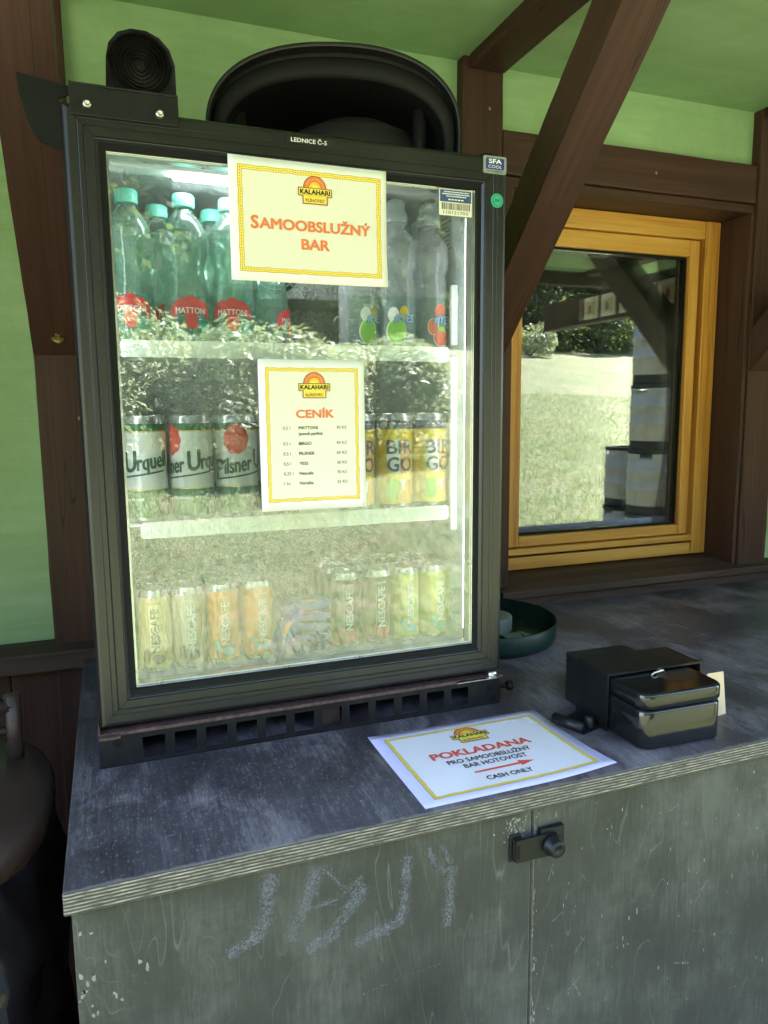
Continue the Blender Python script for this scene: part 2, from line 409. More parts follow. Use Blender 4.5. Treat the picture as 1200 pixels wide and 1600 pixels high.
# ------------------------------------------------------------------ lettering
_tc = {}
def glyphs(body, bold=0.0, space=1.0):
    k = (body, bold, space)
    if k not in _tc:
        cu = bpy.data.curves.new('t', 'FONT'); cu.body = body; cu.size = 1; cu.offset = bold; cu.resolution_u = 3; cu.space_character = space
        o = bpy.data.objects.new('t', cu); COL.objects.link(o)
        me = bpy.data.meshes.new_from_object(o.evaluated_get(bpy.context.evaluated_depsgraph_get()))
        vs = np.array([v.co[:2] for v in me.vertices]).reshape(-1, 2); fs = [tuple(p.vertices) for p in me.polygons]
        bpy.data.objects.remove(o); bpy.data.curves.remove(cu); bpy.data.meshes.remove(me)
        _tc[k] = (vs, fs)
    return _tc[k]
CAP = float(glyphs('H')[0][:, 1].max())
def text(mb, body, cap, x, y, fn, mi=0, align='C', bold=0.0, width=None, space=1.0, shear=0.0):
    """letters with cap height `cap`, baseline at y, set left/centre/right at x; width squeezes them to a given length"""
    vs, fs = glyphs(body, 0.0, space)
    if len(vs) == 0: return
    v = vs * (cap / CAP); x0, x1 = v[:, 0].min(), v[:, 0].max(); sx = (width / (x1 - x0)) if width else 1
    vx = (v[:, 0] - x0) * sx; L = (x1 - x0) * sx
    vx = vx + x - {'L': 0, 'C': L / 2, 'R': L}[align] + shear * v[:, 1]
    d = bold * cap / CAP * .9
    offs = [(0, 0)] if bold < .01 else [(0, 0), (d, 0), (-d, 0), (0, d * .8), (0, -d * .8), (d * .7, d * .6), (-d * .7, -d * .6), (d * .7, -d * .6), (-d * .7, d * .6)]
    for i, (ox, oy) in enumerate(offs): mb.add([fn(a + ox, b + y + oy, 2.5e-5 * i) for a, b in zip(vx, v[:, 1])], fs, mi)
CURL = [lambda u, v: 0]
def flat(z):
    k = CURL[0]
    return lambda u, v, d=0: (u, v, z + d + k(u, v))
def wrap(r, a0=0.0):
    """2D point onto a cylinder about local Z; u is arc length from the side facing local -Y turned by a0"""
    def f(u, v, d=0):
        a = a0 + u / r; return ((r + d) * math.sin(a), -(r + d) * math.cos(a), v)
    return f
def strip(mb, xs, top, bot, fn, mi=0):
    n = len(xs); vs = [fn(x, t) for x, t in zip(xs, top)] + [fn(x, b) for x, b in zip(xs, bot)]
    mb.add(vs, [(n + i, n + i + 1, i + 1, i) for i in range(n - 1)], mi)
def disc(mb, cx, cy, rx, ry, fn, mi=0, n=28, wob=0, rings=3):
    vs = [fn(cx, cy)]
    for k in range(1, rings + 1):
        for i in range(n):
            a = 2 * PI * i / n; q = k / rings * (1 + wob * math.cos(9 * a))
            vs.append(fn(cx + rx * q * math.cos(a), cy + ry * q * math.sin(a)))
    fs = [(0, 1 + i, 1 + (i + 1) % n) for i in range(n)]
    for k in range(rings - 1):
        for i in range(n):
            j = (i + 1) % n; fs.append((1 + k * n + i, 1 + (k + 1) * n + i, 1 + (k + 1) * n + j, 1 + k * n + j))
    mb.add(vs, fs, mi)
def rect(mb, x0, y0, x1, y1, fn, mi=0): mb.add([fn(x0, y0), fn(x1, y0), fn(x1, y1), fn(x0, y1)], [(0, 1, 2, 3)], mi)
def rrect(x0, y0, x1, y1, r, n=6):
    out = []
    for cx, cy, a in ((x1 - r, y1 - r, 0), (x0 + r, y1 - r, PI / 2), (x0 + r, y0 + r, PI), (x1 - r, y0 + r, 1.5 * PI)):
        for i in range(n + 1): out.append((cx + r * math.cos(a + PI / 2 * i / n), cy + r * math.sin(a + PI / 2 * i / n)))
    return out

# ------------------------------------------------------------------ ground
def ground_z(x, y):
    if y > -2.3: return -.9
    d = -2.3 - y
    return -.9 + .165 * d * min(1, d / 3) * (1 if d < 30 else 30 / d + (1 - 30 / d) * .35)
def make_ground():
    ys = [4000, 400, 60, 12, 4, 0, -1, -2.3] + [-2.3 - .45 * i for i in range(1, 60)] + [-30 - 4 * i for i in range(1, 12)] + [-120, -300, -1000, -4000]
    xs = [-4000, -600, -120] + [-50 + 2 * i for i in range(0, 51)] + [120, 600, 4000]
    vs = [(x, y, ground_z(x, max(y, -110)) + (.04 * math.sin(x * 1.1 + y * .7) if -60 < y < -3 and abs(x) < 60 else 0)) for y in ys for x in xs]
    n = len(xs); fs = [(j * n + i, (j + 1) * n + i, (j + 1) * n + i + 1, j * n + i + 1) for j in range(len(ys) - 1) for i in range(n - 1)]
    o = MB().add(vs, fs, 0, True).build('meadow', 'meadow_turf'); o['kind'] = 'structure'
    p = MB().box((-1.6, -.75, -.93), (3.2, .8, -.888)).build('porch_floor', 'concrete', None, .004); p['kind'] = 'structure'
make_ground()
def make_grass(n=170000):
    y = -.85 - 12 * rng.random(n) ** 1.6; x = -2.5 + (rng.random(n)) * (8.0 - y * 1.15)
    z = np.array([ground_z(a, b) + .04 * math.sin(a * 1.1 + b * .7) * (1 if b < -3 else 0) for a, b in zip(x, y)]) - .005
    h = .035 + .07 * rng.random(n) ** 2; a = rng.random(n) * 2 * PI; w = .004 + .004 * rng.random(n); lean = (rng.random((n, 2)) - .5) * .09
    V = np.zeros((n, 3, 3))
    V[:, 0] = np.stack([x - w * np.cos(a), y - w * np.sin(a), z], -1); V[:, 1] = np.stack([x + w * np.cos(a), y + w * np.sin(a), z], -1)
    V[:, 2] = np.stack([x + lean[:, 0], y + lean[:, 1], z + h], -1)
    me = bpy.data.meshes.new('grass'); me.vertices.add(3 * n); me.vertices.foreach_set('co', V.reshape(-1))
    me.loops.add(3 * n); me.loops.foreach_set('vertex_index', np.arange(3 * n)); me.polygons.add(n)
    me.polygons.foreach_set('loop_start', np.arange(n) * 3); me.update(calc_edges=True); me.validate()
    me.materials.append(M['grass_blade']); o = bpy.data.objects.new('grass', me); COL.objects.link(o)
    tag(o, 'short sunlit grass of the meadow in front of the hut', 'grass', kind='stuff')
make_grass()

def leaf_mesh(name, pos, nrm, size, mat, parent, aspect=.42):
    """many small leaf-shaped quads at given places"""
    n = len(pos); nrm = nrm / (np.linalg.norm(nrm, axis=1, keepdims=True) + 1e-9)
    r = rng.normal(size=(n, 3)); t = np.cross(nrm, r); t /= np.linalg.norm(t, axis=1, keepdims=True) + 1e-9; b = np.cross(nrm, t)
    s = size[:, None]
    V = np.stack([pos - t * s, pos - b * s * aspect + nrm * s * .15, pos + t * s, pos + b * s * aspect + nrm * s * .15], 1)
    me = bpy.data.meshes.new(name); me.vertices.add(4 * n); me.vertices.foreach_set('co', V.reshape(-1))
    me.loops.add(4 * n); me.loops.foreach_set('vertex_index', np.arange(4 * n)); me.polygons.add(n)
    me.polygons.foreach_set('loop_start', np.arange(n) * 4); me.update(calc_edges=True); me.validate()
    me.materials.append(M[mat]); o = bpy.data.objects.new(name, me); COL.objects.link(o); o.parent = parent
    return o
def bush(x, y, w, h, n, label, mat='bush_leaf', leaf=.05):
    z = ground_z(x, y)
    o = thing('bush', label, 'bush', (x, y, z), group='leafy bushes on the meadow')
    st = MB()
    for k in range(9):
        a = 2 * PI * k / 9; st.tube([(0, 0, -.05), (.2 * w * math.cos(a), .2 * w * math.sin(a), .4 * h), (.42 * w * math.cos(a), .42 * w * math.sin(a), .8 * h)], [.02, .015, .006], 6)
    st.build('stem', 'bark', o)
    cl = rng.normal(size=(26, 3)); cl /= np.linalg.norm(cl, axis=1, keepdims=True); cl[:, 2] = np.abs(cl[:, 2]) * .9
    c = cl * np.array([w * .42, w * .36, h * .55]) + np.array([0, 0, h * .32])
    idx = rng.integers(0, 26, n); d = rng.normal(size=(n, 3)); d /= np.linalg.norm(d, axis=1, keepdims=True)
    p = c[idx] + d * (.25 + .12 * rng.random((n, 1))) * min(w, h) * .62
    p[:, 2] = np.abs(p[:, 2]) * .97; p[: n // 4, 2] *= rng.random(n // 4)
    leaf_mesh('foliage', p, d + np.array([0, 0, .8]) + .5 * rng.normal(size=(n, 3)), leaf * (.6 + .8 * rng.random(n)), mat, o, .38)
for a in ((.1, -7.2, 1.9, 1.9, 12000, 'broad leafy bush on the meadow, leftmost as mirrored in the fridge door'),
          (1.7, -7.0, 2.0, 1.75, 12000, 'broad leafy bush on the meadow, middle one mirrored in the fridge door'),
          (3.3, -7.4, 1.9, 1.6, 12000, 'broad leafy bush on the meadow, rightmost one mirrored in the fridge door')): bush(*a)
bush(16.6, -24, 2.6, 1.5, 2500, 'small round bush at the top of the meadow mirrored in the window', 'bush_leaf', .09)
def tree(x, y, h, n, label, mat, w=.28):
    z = ground_z(x, y); o = thing('tree', label, 'tree', (x, y, z - .1), group='trees along the top of the meadow')
    t = MB(); t.tube([(0, 0, 0), (.05 * h * .2, 0, h * .3), (-.03 * h * .3, .02 * h, h * .65), (0, 0, h * .96)], [.022 * h, .018 * h, .011 * h, .002 * h], 10)
    cs = []
    for k in range(26):
        a = k * 2.4; zz = h * (.14 + .8 * k / 26); r = h * w * (1.06 - k / 26) * (.75 + .5 * rng.random())
        e = np.array([r * math.cos(a), r * math.sin(a), zz + .08 * h * (rng.random() - .3)])
        t.tube([(0, 0, zz - .05 * h), tuple(e * np.array([.5, .5, 1])), tuple(e)], [.006 * h, .004 * h, .0015 * h], 5)
        cs.append(e); cs.append(e * np.array([.55, .55, 1.0]))
    t.build('trunk', 'bark', o)
    cs = np.array(cs); idx = rng.integers(0, len(cs), n); d = rng.normal(size=(n, 3)); d /= np.linalg.norm(d, axis=1, keepdims=True)
    p = cs[idx] + d * h * .105 * rng.random((n, 1)) ** .4
    leaf_mesh('crown', p, d + np.array([0, 0, .6]) + .4 * rng.normal(size=(n, 3)), h * .019 * (.6 + .8 * rng.random(n)), mat, o, .5)
TL = [(-9, -30, 12), (-4.5, -33, 13.5), (-.5, -29, 12.5), (3.5, -32, 14), (7.2, -30, 13), (11, -33, 13.5), (14.5, -31, 13), (18, -34, 14), (20.5, -30, 12), (24, -33, 14), (27.5, -30, 12), (31, -33, 13)]
for i, (x, y, h) in enumerate(TL):
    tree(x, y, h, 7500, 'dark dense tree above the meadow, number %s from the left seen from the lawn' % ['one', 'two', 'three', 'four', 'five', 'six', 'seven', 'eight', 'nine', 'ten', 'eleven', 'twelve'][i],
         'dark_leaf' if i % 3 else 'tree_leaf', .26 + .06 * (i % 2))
for i, (x, y, s) in enumerate(((14.5, -27, 2.6), (18.6, -27.5, 3.2), (21.8, -26.5, 2.8), (9.5, -27.5, 2.6), (24.5, -26.5, 2.8))):
    bush(x, y, s * 1.5, s, 2400, 'dark undergrowth bush %s before the row of trees' % ['under the seventh tree', 'under the eighth tree', 'under the ninth tree', 'under the sixth tree', 'under the tenth tree'][i], 'tree_leaf', .12)

def forest():
    n = 42000; x = rng.uniform(-60, 75, n); d = rng.random(n); y = -38 - 7 * d; top = 12 + 2.5 * np.sin(x * .9) + 1.5 * np.sin(x * 2.3 + 1)
    z = np.array([ground_z(0, v) for v in y]) + top * rng.random(n) ** .9
    p = np.stack([x, y, z], -1); nr = rng.normal(size=(n, 3)) + np.array([0, 1.2, .8])
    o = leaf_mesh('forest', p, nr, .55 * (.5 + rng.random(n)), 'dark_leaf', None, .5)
    tag(o, 'dark far forest edge closing the meadow behind the single trees', 'forest', kind='stuff')
    n = 9000; x = rng.uniform(-40, 55, n); y = -29 - 6 * rng.random(n); z = np.array([ground_z(0, v) for v in y]) + 2.2 * rng.random(n) ** 1.3
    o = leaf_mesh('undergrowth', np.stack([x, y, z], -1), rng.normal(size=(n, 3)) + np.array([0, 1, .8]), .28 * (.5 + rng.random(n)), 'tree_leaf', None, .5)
    tag(o, 'low dark undergrowth along the foot of the trees', 'undergrowth', kind='stuff')
forest()

# ------------------------------------------------------------------ the hut
hut = thing('timber_hut', 'half timbered hut front with green panels and dark brown beams', 'hut')
YW, ZC = .83, 1.318
BT, BU = 'brown_timber', 'brown_timber_upright'
for a, b in (((-.75, .862, -.9), (-.0, .90, ZC + .1)), ((0, .862, -.9), (.93, .90, ZC + .1)), ((.93, .862, 1.10), (1.85, .90, ZC + .1)), ((1.85, .862, -.9), (3.2, .90, ZC + .1))):
    bx('wall_panel', a, b, 'green_paint', hut, 0)
bx('wall_panel', (.93, .862, -.9), (1.85, .90, .02), 'dark_board', hut, 0)
for x0, x1 in ((-.055, .035), (.886, .993), (1.80, 1.907), (2.78, 2.88)):
    roughen(bx('post', (x0, YW, -.9), (x1, .93, ZC), BU, hut, .004))
for x0, x1, s in ((-.055, .033, 1.453), (.901, .991, 1.453), (1.802, 1.90, 1.44)):
    xc, wd = (x0 + x1) / 2, x1 - x0
    # 45 degree brace: lower end cut flush against the post
    t = .122
    pr = [(YW - .0005, s - YW), (YW - .0005, s - YW + t), (s + t - 1.2895, 1.2895), (s - 1.2895, 1.2895)]
    o = MB().prism([(0, 0), (0, 0), (0, 0), (0, 0)], lambda u, v, d: (0, 0, 0), 0, 1)
    e = Vector((0, -1, 1)).normalized(); nrm = Vector((0, 1, 1)).normalized(); org = Vector((xc, YW, s - YW))
    P2 = [((Vector((xc, y, z)) - org).dot(e), (Vector((xc, y, z)) - org).dot(nrm)) for y, z in pr]
    m = MB().prism(P2[::-1], lambda u, v, d: (u, d, v), -wd / 2, wd / 2)
    b = m.build('brace', BT, hut, .005)
    mm = Matrix((e, Vector((-1, 0, 0)), nrm)).transposed().to_4x4(); mm.translation = org; b.matrix_local = mm; roughen(b)
for x0, x1 in ((-.055, .035), (.90, .993), (1.80, 1.905), (2.78, 2.88)):
    beam('rafter', ((x0 + x1) / 2, -1.02, 1.36), ((x0 + x1) / 2, YW - .003, 1.36), x1 - x0, .14, BT, hut); roughen(bpy.context.scene.objects[[k.name for k in hut.children if k.name.startswith('rafter')][-1]], .001)
for x0, x1 in ((-.75, -.053), (.033, .902), (.991, 1.802), (1.903, 2.782), (2.878, 3.2)):
    bx('ceiling_panel', (x0, -1.05, ZC), (x1, .861, ZC + .02), 'green_paint', hut, 0)
bx('purlin', (-.75, -.99, 1.431), (3.2, -.87, 1.56), BT, hut, .004)
bx('fascia', (-.8, -1.085, 1.24), (3.3, -1.052, 1.46), BT, hut, .003)
# lintel, trim strip, reveal and sill round the window
roughen(bx('lintel', (.996, .836, 1.071), (1.797, .93, 1.172), BT, hut, .004), .001)
bx('lintel_trim', (.994, .843, 1.046), (1.799, .985, 1.0695), BT, hut, .003)
bx('jamb', (.994, .838, .05), (1.03, 1.0, 1.0455), BU, hut, .002)
bx('jamb', (1.786, .838, .05), (1.7995, 1.0, 1.0455), BU, hut, .002)
sl = MB().prism([(.800, .026), (.992, .026), (.992, .064), (.90, .060), (.865, .052), (.800, .046)], lambda u, v, d: (d, u, v), .994, 2.78)
sl.build('window_sill', 'brown_sill', hut, .003)
bx('sill_beam', (.994, .815, -.06), (2.78, .92, .0255), 'brown_sill', hut, .004)
rl = MB().prism([(.80, -.016), (.861, -.016), (.861, .036), (.835, .034), (.80, .024)], lambda u, v, d: (d, u, v), -.75, .9)
rl.build('rail', 'brown_sill', hut, .003)
for x0, x1, y in ((-.75, -.30, .845), (-.297, -.145, .85), (-.142, -.03, .838), (-.005, .9, .85)):
    bx('plank', (x0, y, -.9), (x1, .861, -.017), BU, hut, .003)
# porch ends: unseen right wall added to block sky; left inferred, cut short for light
bx('end_shade_wall', (3.202, -.40, -.9), (3.25, .86, ZC + .1), BU, hut, .003)
bx('end_shade_wall', (-.80, .15, -.9), (-.752, .9, ZC + .1), BU, hut, .003)
# roof and the dark room behind the window
rf = MB().prism([(-1.3, 1.50), (1.6, 2.55), (4.6, 1.45), (4.6, 1.56), (1.6, 2.68), (-1.3, 1.61)][::-1], lambda u, v, d: (d, u, v), -1.2, 4.6)
rf.build('roof', 'dark_board', hut)
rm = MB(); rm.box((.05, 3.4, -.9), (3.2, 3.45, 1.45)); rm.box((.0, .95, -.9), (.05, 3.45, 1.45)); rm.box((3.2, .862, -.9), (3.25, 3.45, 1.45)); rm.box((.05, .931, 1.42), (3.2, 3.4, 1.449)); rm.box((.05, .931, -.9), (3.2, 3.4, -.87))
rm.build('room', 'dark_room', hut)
# bolt on the left brace
b = MB(); b.lathe([(0, .0), (.0135, .0), (.0135, .004), (.011, .006), (0, .006)], 24); b.lathe([(.0065, .006), (.0065, .013), (.003, .0145), (.0028, .008), (0, .008)], 6, sm=False)
b.build('bolt', 'brass_patina', hut, 0, (-.006, YW - .031, 1.453 - YW + .031), (math.radians(45), 0, 0))
for x, z in ((.022, .50), (.955, 1.21), (1.0 + .45, 1.118)):
    MB().lathe([(0, .0), (.004, 0), (.003, .0015), (.001, .001), (0, .001)], 12).build('screw', 'brass_patina', hut, 0, (x, YW - .0015 + (.006 if x > 1 else 0), z), (PI / 2, 0, 0))
# window
WY = .945
wo = bpy.data.objects.new('window', None); COL.objects.link(wo); wo.parent = hut
for x0, x1 in ((1.031, 1.083), (1.731, 1.785)): bx('frame', (x0, WY, .066), (x1, 1.03, 1.045), 'pine_upright', wo)
bx('frame', (1.0835, WY + .002, .994), (1.7305, 1.03, 1.045), 'pine', wo); bx('frame', (1.0835, WY + .002, .066), (1.7305, 1.03, .101), 'pine', wo); bx('drip_rail', (1.0835, WY - .004, .108), (1.7305, WY + .028, .126), 'pine', wo)
for x0, x1 in ((1.0845, 1.131), (1.689, 1.7225)): bx('sash', (x0, WY + .012, .128), (x1, 1.025, .992), 'pine_upright', wo)
for z0, z1 in ((.946, .992), (.128, .158)): bx('sash', (1.1315, WY + .013, z0), (1.6885, 1.025, z1), 'pine', wo)
gs = MB()
for z0, z1, x0, x1 in ((.158, .163, 1.1315, 1.6885), (.941, .946, 1.1315, 1.6885), (.163, .941, 1.1315, 1.1365), (.163, .941, 1.6815, 1.6885)): gs.box((x0, .972, z0), (x1, .992, z1))
gs.build('gasket', 'black_rubber', wo)
for k, y in enumerate((.982, 1.004)):
    MB().box((1.1366, y, .1631), (1.6814, y + .004, .9409)).build('glass', 'window_glass', wo)
bx('spacer', (1.6725, .987, .1632), (1.6813, 1.003, .9408), 'silver', wo, 0)

# ------------------------------------------------------------------ counter
ctr = thing('counter', 'long dark plywood counter with scuffed grey worktop and cupboard doors', 'counter')
top = MB(); top.box((0, 0, -.0265), (2.78, .829, 0), 0)
top.mi = [1, 0, 1, 1, 1, 1]
def scratches(mb, mi, n, x0, x1, y0, y1, z):
    for i in range(n):
        x, y = random.uniform(x0, x1), random.uniform(y0, y1); a = random.choice((random.gauss(PI / 2, .25), random.uniform(0, PI))); L = random.uniform(.004, .03); w = random.uniform(.0002, .0007)
        dx, dy = math.cos(a) * L / 2, math.sin(a) * L / 2; nx, ny = -math.sin(a) * w, math.cos(a) * w; k = random.uniform(-.3, .3) * L
        mb.add([(x - dx, y - dy, z), (x + nx + k * ny / w * .3, y + ny, z), (x + dx, y + dy, z), (x - nx, y - ny, z)], [(0, 3, 2, 1)], mi)
scratches(top, 2, 90, .03, 1.25, .01, .27, .0002); scratches(top, 2, 110, .8, 1.9, .05, .8, .0002)
for i in range(40):
    x, y = random.uniform(.03, 1.8), random.uniform(.01, .27) if random.random() < .6 else random.uniform(.3, .8)
    if x < .75 and y > .27: continue
    r = random.uniform(.0006, .0022); n = 6
    top.add([(x + r * random.uniform(.5, 1.3) * math.cos(2 * PI * k / n), y + r * random.uniform(.5, 1.3) * math.sin(2 * PI * k / n), .0003) for k in range(n)], [tuple(range(n))], 2)
top.build('worktop', ['worktop_film', 'plywood_edge', 'chalk'], ctr, .0012, seg=1)
CY = .020
def door(x0, x1):
    mb = MB(); mb.box((x0, CY, -.86), (x1, CY + .018, -.0305), 0); mb.mi = [1, 1, 0, 1, 0, 1]
    return mb
def chip(mb, x, z, rx, rz, mi, y=CY - .0003):
    n = random.randint(6, 10); mb.add([(x + rx * random.uniform(.45, 1.2) * math.cos(2 * PI * k / n), y, z + rz * random.uniform(.45, 1.2) * math.sin(2 * PI * k / n)) for k in range(n)], [tuple(range(n))], mi)
def stroke(mb, pts, w, dens, mi, y=CY - .0004):
    """rubbed chalk: many short slivers scattered along a line"""
    P = [Vector(p) for p in pts]; tot = sum((b - a).length for a, b in zip(P, P[1:]))
    for i in range(int(tot * dens * 4.5)):
        d = random.uniform(0, tot); 
        for a, b in zip(P, P[1:]):
            L = (b - a).length
            if d <= L: break
            d -= L
        t = (b - a) / L; q = a + t * d; off = random.gauss(0, w / 2); c = q + Vector((-t.y, t.x)) * off
        ang = math.atan2(t.y, t.x) + random.gauss(0, .5); l = random.uniform(.0006, .0034); ww = random.uniform(.0001, .00042)
        u = Vector((math.cos(ang), math.sin(ang))) * l / 2; v = Vector((-math.sin(ang), math.cos(ang))) * ww
        mb.add([(p.x, y, p.y) for p in (c - u, c - v, c + u, c + v)], [(0, 1, 2, 3)], mi)
d1 = door(.006, .5925)
for i in range(12): chip(d1, .006 + abs(random.gauss(0, .012)) + .002, -.05 - abs(random.gauss(.05, .07)), random.uniform(.0006, .0034), random.uniform(.0012, .007), 2)
for i in range(12): chip(d1, random.uniform(.006, .09), random.uniform(-.3, -.1), random.uniform(.0008, .003), random.uniform(.002, .008), 2)
for i in range(40): chip(d1, .565 + random.gauss(0, .011), -.045 - abs(random.gauss(0, .018)), random.uniform(.0006, .002), random.uniform(.0006, .003), 2)
for k, (pts, w, dn) in enumerate((
        ([(.228, -.045), (.222, -.075), (.218, -.105), (.205, -.128)], .010, 2300), ([(.208, -.125), (.172, -.138)], .008, 2300),
        ([(.288, -.05), (.268, -.10), (.25, -.142)], .009, 1700), ([(.292, -.05), (.315, -.08), (.342, -.105)], .006, 500), ([(.262, -.105), (.312, -.10), (.345, -.075)], .006, 700),
        ([(.345, -.09), (.305, -.145), (.27, -.16)], .010, 2100), ([(.407, -.065), (.403, -.11), (.398, -.152)], .007, 2600), ([(.40, -.152), (.37, -.158), (.333, -.168)], .008, 2800),
        ([(.47, -.095), (.469, -.135), (.465, -.18)], .007, 2500), ([(.438, -.06), (.445, -.085), (.462, -.10)], .009, 700), ([(.455, -.06), (.47, -.09)], .012, 500),
        ([(.33, -.245), (.40, -.235), (.455, -.232)], .0015, 160),)):
    stroke(d1, pts, w, dn * .45, 3)
    if dn > 400:
        for li, (kw, yo) in enumerate(((.75, .00022), (1.25, .00030))):
            P = [Vector(p) for p in pts]; Q = [P[0].lerp(P[1], -.05)] + [a.lerp(b, j / 5) for a, b in zip(P, P[1:]) for j in range(1, 6)]
            vs = []
            for i, p in enumerate(Q):
                tt = (Q[min(i + 1, len(Q) - 1)] - Q[max(i - 1, 0)]).normalized(); nn = Vector((-tt.y, tt.x)); ww = w * kw * random.uniform(.75, 1.2) * min(1, dn / 1700)
                vs += [(p.x + nn.x * ww, CY - yo - .00002 * k, p.y + nn.y * ww), (p.x - nn.x * ww, CY - yo - .00002 * k, p.y - nn.y * ww)]
            d1.add(vs, [(2 * i, 2 * i + 1, 2 * i + 3, 2 * i + 2) for i in range(len(Q) - 1)], 4)
d1 = d1.build('cupboard_door', ['cabinet_ply', 'bare_birch', 'bare_birch', 'chalk', 'chalk_rub'], ctr, .0008, seg=1)
d2 = door(.5990, 1.42)
for i in range(30): chip(d2, .598 + abs(random.gauss(0, .004)), random.uniform(-.45, -.04), random.uniform(.0006, .002), random.uniform(.001, .006), 2)
for i in range(70): chip(d2, random.uniform(.61, 1.1), random.uniform(-.45, -.04), random.uniform(.0004, .0012), random.uniform(.001, .005), 2)
for k in range(12):
    x, z = random.uniform(.62, 1.05), random.uniform(-.4, -.05); a = random.gauss(1.2, .7); L = random.uniform(.02, .09)
    stroke(d2, [(x, z), (x + L * math.cos(a) * .5, z + L * math.sin(a) * .5)], .0006, 500, 3)
d2.build('cupboard_door', ['cabinet_ply', 'bare_birch', 'bare_birch', 'chalk'], ctr, .0008, seg=1)
door(1.425, 2.2).build('cupboard_door', ['cabinet_ply', 'bare_birch'], ctr, .0008, seg=1)
carc = MB(); carc.box((.006, .0385, -.9), (.024, .82, -.027)); carc.box((2.2, .0385, -.9), (2.218, .82, -.027)); carc.box((.024, .045, -.9), (2.2, .06, -.0275)); carc.box((.024, .8, -.9), (2.2, .815, -.0275))
carc.build('carcass', 'dark_board', ctr)  # dark colour stands in for shade in the gaps between the doors
# hasp lock across the gap between the doors
hl = MB()
hl.box((.557, CY - .004, -.107), (.575, CY - .0006, -.068)); hl.box((.5605, CY - .009, -.104), (.5765, CY - .0045, -.072))
hl.prism([(.562, -.1045), (.612, -.104), (.628, -.1025), (.634, -.088), (.628, -.074), (.612, -.0715), (.562, -.072)], lambda u, v, d: (u, d, v), CY - .0125, CY - .0095)
hl.box((.603, CY - .0095, -.108), (.641, CY - .0006, -.066))
ho = hl.build('hasp_lock', 'black_metal', ctr, .0012)
fn = lambda x, y, z: (x, -z, y)
k = MB(); k.lathe([(.0, 0), (.0155, 0), (.0155, .005), (.0125, .0075), (.012, .0155), (.0105, .017), (.0035, .017), (.003, .0145), (0, .0145)], 28, (.6185, CY - .0125, -.088), 0, True, fn)
k.build('lock_cylinder', 'black_metal', ho)
MB().prism([(.5635, -.099), (.5675, -.099), (.5675, -.079), (.5635, -.079)], lambda u, v, d: (u, d, v), CY - .0131, CY - .0124).build('slot', 'black_rubber', ho)

# ------------------------------------------------------------------ fridge
FL, FR_, FT, FB, FY = .0394, .6849, .9014, .0647, .268
fridge = thing('display_fridge', 'black glass door display fridge full of drinks on the counter', 'fridge')
cab = MB()
X0, X1, Y0, Y1, Z0, Z1 = .043, .681, .318, .80, .056, .896
t = .034
ix0, ix1, iz0, iz1, iy1 = X0 + t, X1 - t, .092, .868, .765
cab.box((X0, Y0, Z0), (ix0, Y1, Z1), 0); cab.box((ix1, Y0, Z0), (X1, Y1, Z1), 0); cab.box((ix0, Y0, iz1), (ix1, Y1, Z1), 0); cab.box((ix0, Y0, Z0), (ix1, Y1, iz0), 0); cab.box((ix0, iy1, iz0), (ix1, Y1, iz1), 0)
cab.build('cabinet', 'black_plastic', fridge, .002)
li = MB(); e = .0015
li.box((ix0 + .0001, Y0 + .004, iz0 + e), (ix0 + e, iy1 - e, iz1 - e)); li.box((ix1 - e, Y0 + .004, iz0 + e), (ix1 - .0001, iy1 - e, iz1 - e)); li.box((ix0 + e, Y0 + .004, iz0 + .0002), (ix1 - e, iy1 - e, iz0 + e)); li.box((ix0 + e, Y0 + .004, iz1 - e), (ix1 - e, iy1 - e, iz1 - .0002))
li.build('liner', 'grey_liner', fridge)
bx('back_panel', (ix0 + e, iy1 - .006, iz0 + e), (ix1 - e, iy1 - .0005, iz1 - e), 'embossed_aluminium', fridge, 0)
ev = MB().box((.25, .62, .722), (.60, iy1 - .0065, iz1 - .002)).build('evaporator_cover', 'embossed_aluminium', fridge, .004)
fg = MB()
for r in (.012, .022, .032, .042, .052): fg.lathe([(r, 0), (r + .0018, 0), (r + .0018, .003), (r, .003), (r, 0)], 40, (.385, .6195, .782), 0, True, fn)
for i in range(8):
    a = PI * i / 4; fg.box((0, 0, 0), (0, 0, 0)) if 0 else fg.tube([(.385 + .01 * math.cos(a), .6175, .782 + .01 * math.sin(a)), (.385 + .055 * math.cos(a), .6175, .782 + .055 * math.sin(a))], .0014, 6)
fg.build('fan_grille', 'grey_liner', ev)
MB().lathe([(0, 0), (.054, 0), (.054, .0012), (0, .0012)], 36, (.385, .6198, .782), 0, False, fn).build('fan_opening', 'black_rubber', ev)
for x, z in ((.445, .733), (.33, .733), (.58, .733)): MB().lathe([(0, .003), (.004, .002), (.005, 0)], 12, (x, .6198, z), 0, True, fn).build('screw', 'bright_metal', ev)
bx('lamp_housing', (.095, .352, .856), (.435, .392, iz1 - .002), 'white_plastic', fridge, .003)
bx('lamp_tube', (.185, .360, .8505), (.42, .384, .8558), 'led_light', fridge, .002)
for x in (.0790, .6400): bx('fill_strip', (x, .3225, .13), (x + .005, .3275, .82), 'fill_glow', fridge, .001)  # unseen glowing strips behind the door frame, added to light the shelves
